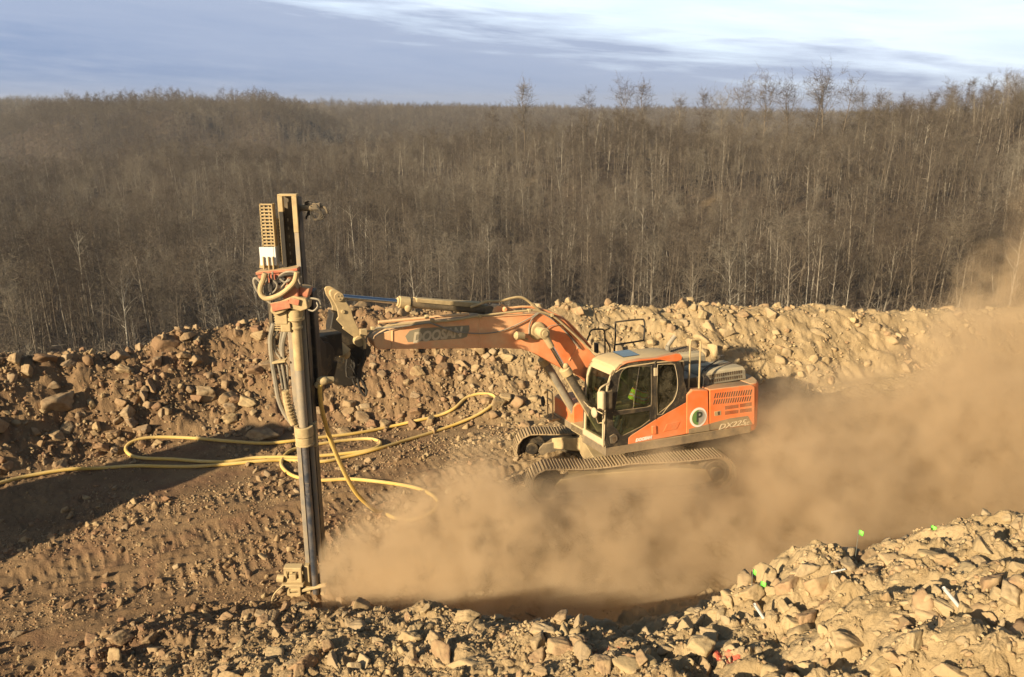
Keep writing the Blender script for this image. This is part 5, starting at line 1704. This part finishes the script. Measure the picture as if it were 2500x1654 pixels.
g = MG(); g.ring((RX, MY - .06, (zz(1037) + zz(1060)) / 2), (0, 0, 1), .155, .10, zz(1037) - zz(1060), 28); g.ring((RX, MY - .06, (zz(1062) + zz(1078)) / 2), (0, 0, 1), .145, .120, zz(1062) - zz(1078), 28); g.ring((RX, MY - .06, zz(1080)), (0, 0, 1), .155, .13, .03, 28)
g.box((RX - .0, MY + .07, (zz(1037) + zz(1090)) / 2), (.36, .10, zz(1037) - zz(1096))); g.build('centraliser', M_TAN, mast, bevel=.006)
g = MG(); g.cyl((RX, MY - .06, zz(1040)), (RX, MY - .06, zz(1172)), .056, n=20); g.cyl((RX, MY - .06, zz(1172)), (RX, MY - .06, zz(1208)), .052, n=20); g.cyl((RX, MY - .06, zz(1208)), (RX, MY - .06, -.6), .056, n=20)
g.box((RX + .0, MY - .115, zz(1177)), (.06, .02, .05)); g.box((RX, MY - .115, zz(1203)), (.06, .02, .06)); g.build('drill_pipe', M_PIPE, mast)
# clamp table at the foot
g = MG(); zc1, zc2, zc3 = zz(1378), zz(1413), zz(1446)


def hframe(z0, z1, y0, y1, x0, x1, t=.05):
    g.prism([(x0, z0), (x1, z0), (x1, z1), (x0, z1)], y0, y0 + .05, holes=([(x0 + t, z0 + t), (x1 - t, z0 + t), (x1 - t, z1 - t), (x0 + t, z1 - t)],))
    g.prism([(x0, z0), (x1, z0), (x1, z1), (x0, z1)], y1 - .05, y1, holes=([(x0 + t, z0 + t), (x1 - t, z0 + t), (x1 - t, z1 - t), (x0 + t, z1 - t)],))
    g.box(((x0 + x1) / 2, (y0 + y1) / 2, z1), (x1 - x0, y1 - y0, .04)); g.box(((x0 + x1) / 2, (y0 + y1) / 2, z0), (x1 - x0, y1 - y0, .04))


hframe(zc2 + .03, zc1, MY - .16, MY + .0, -3.97, -3.66, .055); hframe(zc3 + .02, zc2 - .06, MY - .16, MY + .0, -3.94, -3.70, .05)
g.box((-3.82, MY - .10, zc2 - .015), (.38, .24, .05)); g.box((-3.84, MY - .12, zc3 - .02), (.46, .34, .06)); g.box((-3.50, MY - .1, zc2 - .12), (.50, .07, .05), ry=-.25)
g.box((-3.60, MY + .0, (zc1 + zc3) / 2), (.10, .14, zc1 - zc3)); g.box((-3.87, MY - .08, zc1 - .12), (.08, .08, .10), ry=.3); g.box((-3.78, MY - .06, zc2 - .16), (.07, .08, .12), ry=-.4)
g.build('clamp_table', M_TAN, mast, bevel=.01)
g = MG(); g.cyl((-4.09, MY - .15, (zz(1400))), (-3.97, MY - .15, zz(1402)), .07, n=16); g.box((-3.82, MY - .12, zz(1398)), (.12, .10, .10)); g.cyl((-3.9, MY - .1, zz(1432)), (-3.7, MY - .1, zz(1430)), .05); g.build('clamp_cylinder', M_TAN, mast, bevel=.008)
g = MG(); g.tube([(-3.98, MY - .25, zz(1412)), (-4.10, MY - .30, zz(1424)), (-4.16, MY - .32, zz(1440)), (-4.15, MY - .32, zz(1456))], .014, 6, 3); g.build('clamp_hose', M_TAN, mast)
# hoses about the head
def wp(pts, Y): return [tuple(at_y(600 + x / 3.137, 460 + y / 3.136, Y)) for x, y in pts]


g = MG(); g.tube(wp([(392, 640), (370, 720), (300, 790), (230, 830), (160, 845), (118, 815), (112, 760), (135, 700), (150, 650)], MY - .30), .040, 10, 5); tag(g.build('loop_hose', M_TAN, mast), 'thick tan hose looping below the red flange')
g = MG(); g.tube(wp([(190, 880), (100, 800), (65, 730), (65, 695), (90, 695), (125, 740), (145, 800)], MY - .2), .022, 8, 4); g.build('loop_hose', M_HOSE, mast)
g = MG(); g.cyl(at_y(646, 668, MY - .1), at_y(648, 692, MY - .1), .055, n=14); g.build('hose_end', M_HOSE, mast)
hl = [[(240, 690), (290, 650), (350, 640), (400, 655)], [(235, 700), (300, 665), (380, 660)], [(180, 650), (185, 690), (230, 720), (245, 760), (200, 830), (170, 850)], [(205, 640), (210, 700), (240, 740), (220, 790), (150, 830)],
      [(300, 690), (250, 740), (180, 810), (150, 820)], [(330, 690), (270, 760), (190, 830)], [(160, 690), (160, 780), (170, 860)], [(190, 700), (200, 780), (190, 850)], [(400, 670), (410, 720), (440, 760)], [(260, 690), (300, 720), (340, 700)]]
for i, h in enumerate(hl):
    g = MG(); g.tube(wp(h, MY - .16 - .02 * (i % 4)), (.016, .020, .013)[i % 3], 7, 4); g.build('head_hose', (M_HOSE, M_HOSED, M_STEEL)[i % 3], mast)


def wq(pts, Y): return [tuple(at_y(600 + x / 2.703, 900 + y / 2.703, Y)) for x, y in pts]


dn = [[(668, 790), (660, 830), (664, 880), (672, 930), (680, 975), (695, 1010), (716, 1038)], [(680, 800), (668, 830), (672, 858), (686, 880), (692, 930), (702, 990)], [(690, 800), (684, 850), (694, 900), (698, 960), (706, 1010)],
      [(676, 880), (684, 915), (690, 950)], [(700, 800), (690, 840), (690, 870)], [(664, 835), (676, 850), (690, 866), (694, 880)], [(686, 880), (692, 910), (698, 950)], [(678, 885), (700, 890), (702, 960)]]
for i, h in enumerate(dn):
    g = MG(); g.tube([tuple(at_y(x, y, MY + .02 + .03 * (i % 3))) for x, y in h], (.038, .020, .022, .016)[i % 4] if i else .040, 8, 4); g.build('down_hose', M_HOSE, mast)
g = MG(); g.tube([tuple(at_y(x, y, MY)) for x, y in ((696, 955), (700, 985), (708, 1015), (717, 1036))], .055, 10, 3)
for k in range(9): t = k / 8; g.ring(at_y(697 + 16 * t, 958 + 66 * t, MY), (.15, 0, -1), .062, .05, .02, 14)
g.build('hose_sleeve', M_TAN, mast)
g = MG(); g.box(at_y(683, 882, MY), (.22, .16, .03), ry=-.15); g.build('hose_plate', M_TAN, mast, bevel=.005)
# slewing joint between arm and mast
g = MG(); c = Vector(at_y(778, 868, 13.6)); u_ = Vector((.80, -.60, 0)); g.cyl(c - u_ * .35, c + u_ * .05, .34, n=32); g.cyl(c + u_ * .04, c + u_ * .12, .26, n=32); g.box(c + Vector((.05, .3, .12)), (.5, .4, .42), rz=.6); g.box(c + Vector((-.02, .2, -.25)), (.42, .4, .3), rz=.6, ry=.3); g.build('slew_joint', M_PITCH, mast, bevel=.02)  # shade on this joint is put into its black colour
g = MG()
V = [tuple(at_y(*p)) for p in ((757, 936, MY + .25), (755, 790, MY + .25), (776, 818, MY + .6), (800, 846, MY + .9), (812, 900, MY + .95), (790, 930, MY + .7))]
V += [(x + -.25, y + .35, z) for x, y, z in V]
g.add(V, [(0, 1, 2, 3, 4, 5), (11, 10, 9, 8, 7, 6)] + [(i, (i + 1) % 6, 6 + (i + 1) % 6, 6 + i) for i in range(6)]); g.box((-3.42, MY + .45, 4.1), (.34, .30, 2.0)); g.build('mast_bracket', M_PITCH, mast, bevel=.02)
g = MG(); q = Vector(at_y(788, 930, 12.95)); g.sphere(q, .11, 2, (1.0, .8, .7)); g.cyl(q, q + Vector((-.12, 0, -.10)), .07, .055, 14); g.cyl(q + Vector((.0, 0, .02)), q + Vector((.15, .1, -.02)), .06); g.build('air_swivel', M_TAN, mast, bevel=.01)

# ================================================================== the operator in the seat
def person():
    root = empty('person', MH @ Vector((.32, .86, 1.70)))
    root.rotation_mode = 'QUATERNION'; root.rotation_quaternion = MH.to_quaternion()
    tag(root, 'operator sitting in the cab in a yellow and orange high visibility vest and dark cap', 'person')
    # joints in the frame of the seat: x forward, y left, z up; root at the hips
    J = [('pelvis', (0, 0, 0), .135), ('waist', (-.03, 0, .17), .125), ('chest', (-.02, 0, .36), .150), ('collar', (0, 0, .50), .085), ('neck', (.02, 0, .565), .055), ('jaw', (.045, 0, .62), .075), ('brow', (.045, 0, .70), .092), ('crown', (.035, 0, .775), .055),
         ('hipl', (.05, .10, -.02), .10), ('kneel', (.42, .13, .04), .072), ('anklel', (.55, .13, -.34), .045), ('toel', (.70, .13, -.38), .035),
         ('hipr', (.05, -.10, -.02), .10), ('kneer', (.42, -.13, .04), .072), ('ankler', (.55, -.13, -.34), .045), ('toer', (.70, -.13, -.38), .035),
         ('shl', (0, .17, .46), .062), ('ell', (.10, .25, .21), .045), ('wrl', (.36, .25, .19), .030),
         ('shr', (0, -.17, .46), .062), ('elr', (.10, -.25, .21), .045), ('wrr', (.36, -.25, .19), .030)]
    idx = {j[0]: i for i, j in enumerate(J)}
    E_ = [('pelvis', 'waist'), ('waist', 'chest'), ('chest', 'collar'), ('collar', 'neck'), ('neck', 'jaw'), ('jaw', 'brow'), ('brow', 'crown'), ('pelvis', 'hipl'), ('hipl', 'kneel'), ('kneel', 'anklel'), ('anklel', 'toel'),
          ('pelvis', 'hipr'), ('hipr', 'kneer'), ('kneer', 'ankler'), ('ankler', 'toer'), ('collar', 'shl'), ('shl', 'ell'), ('ell', 'wrl'), ('collar', 'shr'), ('shr', 'elr'), ('elr', 'wrr')]
    pts = [Vector(j[1]) for j in J]; rad = [j[2] for j in J]; ed = [(idx[a], idx[b]) for a, b in E_]
    for s, w in ((1, 'wrl'), (-1, 'wrr')):   # palm, four fingers curled round the lever, thumb
        W = pts[idx[w]]
        pts.append(W + Vector((.06, 0, .0))); rad.append(.026); pm = len(pts) - 1; ed.append((idx[w], pm))
        for k in range(4):
            o = Vector((.03, (k - 1.5) * .019, .012)); L = (.030, .034, .032, .025)[k]
            a = len(pts); pts += [W + Vector((.085, (k - 1.5) * .019, .014)), W + Vector((.085 + L, (k - 1.5) * .020, .0)), W + Vector((.08 + L, (k - 1.5) * .020, -.030))]
            rad += [.0095, .009, .008]; ed += [(pm, a), (a, a + 1), (a + 1, a + 2)]
        a = len(pts); pts += [W + Vector((.06, -s * .035, .01)), W + Vector((.095, -s * .045, -.005))]; rad += [.010, .009]; ed += [(pm, a), (a, a + 1)]
    me = bpy.data.meshes.new('body'); me.from_pydata([p[:] for p in pts], ed, []); me.update()
    o = bpy.data.objects.new('body', me); col.objects.link(o); o.parent = root
    sk = o.modifiers.new('skin', 'SKIN'); sk.use_smooth_shade = True
    if not me.skin_vertices: me.attributes.new('x', 'FLOAT', 'POINT')
    sv = me.skin_vertices[0].data if me.skin_vertices else None
    if sv is None:
        bm = bmesh.new(); bm.from_mesh(me); bm.verts.layers.skin.verify(); bm.to_mesh(me); bm.free(); sv = me.skin_vertices[0].data
    for i, r in enumerate(rad): sv[i].radius = (r, r * (1.0 if i > 3 else .85)); sv[i].use_root = (i == 0)
    ss = o.modifiers.new('smooth', 'SUBSURF'); ss.levels = 2; ss.render_levels = 2
    n = N('clothes_and_skin'); tcn = n.new('ShaderNodeTexCoord'); sp = n.new('ShaderNodeSeparateXYZ'); n.t.links.new(tcn.outputs['Object'], sp.inputs[0])
    z = sp.outputs[2]; x = sp.outputs[0]
    skin_ = n.math('MAXIMUM', n.math('GREATER_THAN', z, .555), n.math('MULTIPLY', n.math('GREATER_THAN', x, .33), n.math('GREATER_THAN', z, .12)))
    c = n.mix(skin_, (0.035, 0.04, 0.05), (0.50, 0.28, 0.19))
    o.data.materials.append(n.out(n.bsdf(c, .7)))
    # face: nose, eyes, ears; cap
    g = G(); g.sphere((.135, 0, .66), .022, 2, (1, .7, 1)); g.build('nose', M_SKIN, root)
    for s in (1, -1):
        g = G(); g.sphere((.118, s * .033, .69), .013, 2); g.build('eye', M_DARK, root)
        g = G(); g.sphere((.03, s * .085, .67), .028, 2, (.7, .4, 1)); g.build('ear', M_SKIN, root)
    g = G(); g.tube([(.122, -.028, .622), (.132, 0, .619), (.122, .028, .622)], .007, 6, 2); g.build('mouth', M_LIP, root)
    g = G(); g.sphere((.03, 0, .735), .108, 3, (1.1, .95, .75)); g.box((.15, 0, .74), (.10, .14, .012)); g.build('cap', M_HOSED, root, bevel=.004)
    # vest: a shell round the trunk
    g = G(); lay = [(.02, .165, .185), (.12, .155, .180), (.22, .155, .182), (.32, .165, .19), (.42, .155, .19), (.48, .12, .165), (.53, .08, .10)]
    V = []; F = []; m = 24
    for z_, rx, ry in lay:
        for j in range(m): a = 6.28318 * j / m; V.append((-.015 + rx * math.cos(a), ry * math.sin(a), z_))
    for l in range(len(lay) - 1):
        for j in range(m): F.append((l * m + j, l * m + (j + 1) % m, (l + 1) * m + (j + 1) % m, (l + 1) * m + j))
    g.add(V, F); g.build('vest', M_VEST, root)
    for s in (1, -1):
        g = G(); p0, p1 = Vector((0, s * .18, .47)), Vector((.09, s * .245, .24)); g.cyl(p0, p1, .085, .068, 16, False); g.build('vest_sleeve', M_VEST, root)


M_SKIN = plain('skin', (0.50, 0.28, 0.19), .6); M_LIP = plain('lips', (0.35, 0.12, 0.10), .6)
n = N('high_visibility_cloth'); tcn = n.new('ShaderNodeTexCoord'); sp = n.new('ShaderNodeSeparateXYZ'); n.t.links.new(tcn.outputs['Object'], sp.inputs[0])
zc_ = sp.outputs[2]
w_ = n.math('ABSOLUTE', n.math('SUBTRACT', n.math('FRACT', n.math('DIVIDE', n.math('ADD', zc_, .03), .155)), .5))
c = n.mix(n.math('LESS_THAN', w_, .26), (0.55, 0.85, 0.04), (1.0, 0.22, 0.02))
c = n.mix(n.math('LESS_THAN', w_, .13), c, (0.75, 0.80, 0.82))
M_VEST = n.out(n.bsdf(c, .6))
person()

# ================================================================== air hose on the ground
def on_ground(px, py, lift=.05):
    P = hit(px, py, 8, 40, 6000); return (P[0], P[1], P[2] + lift)


M_AIR = dusty('yellow_air_hose', (0.72, 0.43, 0.04), .42, .55, up=.25, scale=1.2, dustc=(0.66, 0.50, 0.24))
hp = [(-160, 1215), (-60, 1200), (0, 1184), (70, 1167), (160, 1153), (250, 1147), (330, 1144), (410, 1143), (480, 1143), (560, 1138), (640, 1131), (700, 1128), (781, 1133), (850, 1120), (920, 1102), (1000, 1078), (1080, 1052),
      (1150, 1026), (1190, 1003), (1208, 985), (1202, 970), (1175, 966), (1140, 976), (1110, 1000), (1075, 1018), (1020, 1030), (950, 1046), (870, 1062), (781, 1073), (700, 1083), (640, 1088), (560, 1082), (480, 1075), (400, 1072), (350, 1075), (318, 1087),
      (308, 1102), (322, 1117), (360, 1123), (420, 1126), (500, 1131), (560, 1131), (620, 1124), (680, 1121), (740, 1122), (781, 1119), (840, 1112), (900, 1105), (926, 1094), (928, 1083), (905, 1076), (860, 1078), (781, 1090), (720, 1100), (690, 1120), (690, 1145), (720, 1168), (781, 1177), (850, 1176), (910, 1180), (970, 1187), (1020, 1198), (1055, 1212),
      (1070, 1235), (1050, 1260), (1000, 1275), (960, 1270), (930, 1256)]
_hr = np.random.default_rng(5)
base = [tuple(np.array(on_ground(*p)) + np.append(_hr.normal(0, .018, 2), 0)) for p in hp]
s0 = at_y(783, 938, 12.9)
drop = [tuple(at_y(915, 1246, 14.3)), tuple(at_y(870, 1205, 14.0)), tuple(at_y(832, 1135, 13.7)), tuple(at_y(803, 1062, 13.4)), tuple(at_y(786, 1000, 13.1)), tuple(at_y(781, 955, 12.95)), tuple(s0)]
g = G(); g.tube(base + drop, .040, 10, 5)
ah = g.build('air_hose', M_AIR)
tag(ah, 'long yellow air hose looped over the ground and up to the drill mast', 'hose')
g = G(); q = Vector(on_ground(1080, 1015)); g.cyl(q + Vector((-.12, -.05, .0)), q + Vector((.12, .05, .0)), .055, n=12); g.tube([tuple(q + Vector((.1, 0, 0))), tuple(q + Vector((.2, .1, .05))), tuple(q + Vector((.3, .05, 0)))], .012, 6, 2)
c_ = g.build('hose_coupling', M_DARK, ah)

# ================================================================== markers
M_FLAG = plain('green_flag', (0.25, 0.95, 0.12), .6); M_WIRE = plain('flag_wire', (0.30, 0.32, 0.28), .5, .5)
M_PVC = plain('white_plastic_pipe', (0.80, 0.80, 0.78), .4)
for px, py, z, w, lab in ((2272, 1289, 3.1, 14, 'bright green pin flag highest on the right, just above the near berm'),
                          (2096, 1300, 2.4, 12, 'bright green pin flag in the dust left of the highest flag'),
                          (1838, 1396, 1.6, 8, 'narrow green pin flag seen edge on in the dust'),
                          (1856, 1425, 1.5, 14, 'dull green pin flag drooping beside the narrow one')):
    # stand on the far flank of the berm where the cloth is seen
    r = ray(px, py); best = None
    for s in np.linspace(7.5, 16, 900):
        P = np.array([0, 0, CAMZ]) + s * r
        h = P[2] - surf_z(P[:1], P[1:2])[0]
        if P[1] > np.interp(P[0], _bm[:, 0], _bm[:, 1]) + .45: best = P; break
    if best is None:
        s = 11.5; best = np.array([0, 0, CAMZ]) + s * r
    P = Vector(best); gzv = gz(P.x, P.y); d = proj(best)[2]; wm = w * d / 2000; hm = 11 * d / 2000
    root = empty('pin_flag', (P.x, P.y, gzv)); tag(root, lab, 'flag', 'green pin flags along the edge of the cut')
    h = P.z - gzv
    g = G(); g.cyl((0, 0, -.1), (0.0, 0, h + hm * .6), .003, n=6); g.build('wire', M_WIRE, root)
    V = []; F = []
    for i in range(6):
        t = i / 5
        for k in (-1, 1): V.append((t * wm, .012 * math.sin(t * 5), h + k * hm * .6 - t * hm * .35))
    for i in range(5): F.append((2 * i, 2 * i + 1, 2 * i + 3, 2 * i + 2))
    g = G(); g.add(V, F); fl = g.build('cloth', M_FLAG, root); sd = fl.modifiers.new('thickness', 'SOLIDIFY'); sd.thickness = .0008
for pa, pb, r_, lab in (((2304, 1436), (2342, 1482), .018, 'white plastic marker pipe standing in the near berm on the right'),
                        ((1842, 1476), (1862, 1506), .018, 'white plastic marker pipe by the edge of the cut'),
                        ((2030, 1403), (2062, 1396), .010, 'short thin white stick lying on the near berm')):
    B_ = Vector(hit(*pb)); d = proj(np.array(B_))[2]
    if r_ > .015: T_ = Vector(at_y(pa[0], pa[1], B_.y - .05))
    else: T_ = Vector(hit(*pa)) + Vector((0, 0, .03)); B_ += Vector((0, 0, .03))
    dd = (T_ - B_)
    root = bpy.data.objects.new('marker_pipe', None)
    g = G(); L = dd.length; u = dd.normalized(); 
    g.cyl(-u * (.10 if r_ > .015 else 0), dd, r_, n=14, cap=(r_ < .015))
    if r_ > .015: g.cyl(dd * .98, -u * .05, r_ * .85, n=14, cap=False)
    o = g.build('marker_pipe', M_PVC); o.location = B_; tag(o, lab, 'pipe')

# far farmhouse on the ridge
hx = 1600 * (857 - 1250) / 2000 / (CP + .28 * SP); P = np.array([hx * .60, 1600 * .60])
hz_ = gz(*P)
root = empty('house', (P[0], P[1], hz_)); tag(root, 'small dark roofed house among the trees on the far ridge', 'house')
g = G(); g.box((0, 0, 5), (14, 9, 10)); g.build('wall', plain('house_wall', (.35, .3, .25)), root)
g = G(); g.prism([(-8, 10), (8, 10), (0, 14)], -5.5, 5.5); g.build('roof', plain('house_roof', (.10, .05, .04)), root)

# ================================================================== blown dust
def dust_material():
    n = N('drill_dust')
    tcn = n.new('ShaderNodeTexCoord'); P = tcn.outputs['Object']
    sp = n.new('ShaderNodeSeparateXYZ'); n.t.links.new(P, sp.inputs[0])
    x, y, z = sp.outputs
    # billowing edge: push the lookup point about with noise that coarsens downwind
    nA = n.new('ShaderNodeTexNoise'); n.t.links.new(P, nA.inputs['Vector']); nA.inputs['Scale'].default_value = .42; nA.inputs['Detail'].default_value = 3
    nB = n.new('ShaderNodeTexNoise'); n.t.links.new(P, nB.inputs['Vector']); nB.inputs['Scale'].default_value = 1.3; nB.inputs['Detail'].default_value = 5; nB.inputs['Roughness'].default_value = .6
    X0 = n.math('MAXIMUM', x, 0.0)
    # half height and half width of the plume at distance x
    # rises fast at the hole, then travels level under the machine's house and climbs far downwind
    e1 = n.math('SUBTRACT', 1.0, n.math('EXPONENT', n.math('MULTIPLY', X0, -.9)))
    Hh = n.math('ADD', .70, n.math('MULTIPLY', e1, 1.3))
    Hh = n.math('ADD', Hh, n.math('MULTIPLY', n.math('POWER', n.math('MAXIMUM', n.math('SUBTRACT', X0, 10.0), 0.0), 1.35), .24))
    Ww = n.math('ADD', n.math('ADD', .55, n.math('MULTIPLY', e1, .55)), n.math('MULTIPLY', X0, .24))
    cy = n.math('MULTIPLY', n.math('SINE', n.math('MULTIPLY', n.math('MINIMUM', X0, 11.0), .285)), -.55)
    a = n.math('DIVIDE', n.math('MAXIMUM', z, 0.0), Hh); b = n.math('DIVIDE', n.math('SUBTRACT', y, cy), Ww)
    rr = n.math('SQRT', n.math('ADD', n.math('POWER', a, 2.6), n.math('POWER', n.math('ABSOLUTE', b), 2.6)))
    rr = n.math('ADD', rr, n.math('MULTIPLY', n.math('SUBTRACT', nA.outputs[0], .5), 1.9))
    rr = n.math('ADD', rr, n.math('MULTIPLY', n.math('SUBTRACT', nB.outputs[0], .5), 1.6))
    core = n.ramp(rr, [(0.50, 1.0), (0.85, 0.35), (1.05, 0.0)])
    lead = n.ramp(x, [(0.0, 0.0), (.03, 1.0)])
    thin = n.math('ADD', n.math('MAXIMUM', n.math('SUBTRACT', 1.75, n.math('MULTIPLY', X0, .09)), .75), n.math('MULTIPLY', n.ramp(n.math('MULTIPLY', X0, .2), [(0.0, 1.0), (.9, 0.0)]), 6.5))
    thin = n.math('MULTIPLY', thin, n.ramp(nB.outputs[0], [(0.40, 0.05), (0.60, 1.8)]))
    d = n.math('MULTIPLY', n.math('MULTIPLY', core, thin), lead)
    pv = n.new('ShaderNodeVolumePrincipled'); pv.inputs['Color'].default_value = (0.84, 0.65, 0.42, 1); pv.inputs['Anisotropy'].default_value = 0.0
    n.t.links.new(d, pv.inputs['Density'])
    return n.out(vol=pv.outputs[0])


DM = dust_material()
# domain follows the plume: from the hole at the mast's foot off to the right, along the cut
DA = R_(15)
g = G()
sec = []
for x, w, h in ((-.5, 1.3, 2.0), (1, 2.2, 3.0), (6, 3.6, 3.3), (10, 4.4, 4.4), (15, 5.6, 6.8), (24, 8.0, 11.5)):
    sec.append([(x, -w, -.9), (x, w, -.9), (x, w, h * .6), (x, w * .5, h), (x, -w * .5, h), (x, -w, h * .6)])
V = [p for s in sec for p in s]; F = []
for i in range(len(sec) - 1):
    for j in range(6): F.append((i * 6 + j, i * 6 + (j + 1) % 6, (i + 1) * 6 + (j + 1) % 6, (i + 1) * 6 + j))
F.append(tuple(range(6))); F.append(tuple(range((len(sec) - 1) * 6, len(sec) * 6)))
g.add(V, F)
du = g.build('dust_cloud', DM); du.location = (-3.35, 12.6, -.1); du.rotation_euler = (0, 0, DA)
tag(du, 'tan cloud of drilling dust blowing from the mast foot across the cut', 'dust', kind='stuff')

g = G(); g.box((0, 1300, -45), (6200, 6400, 210))
hzb = g.build('haze', HAZE); tag(hzb, kind='stuff')
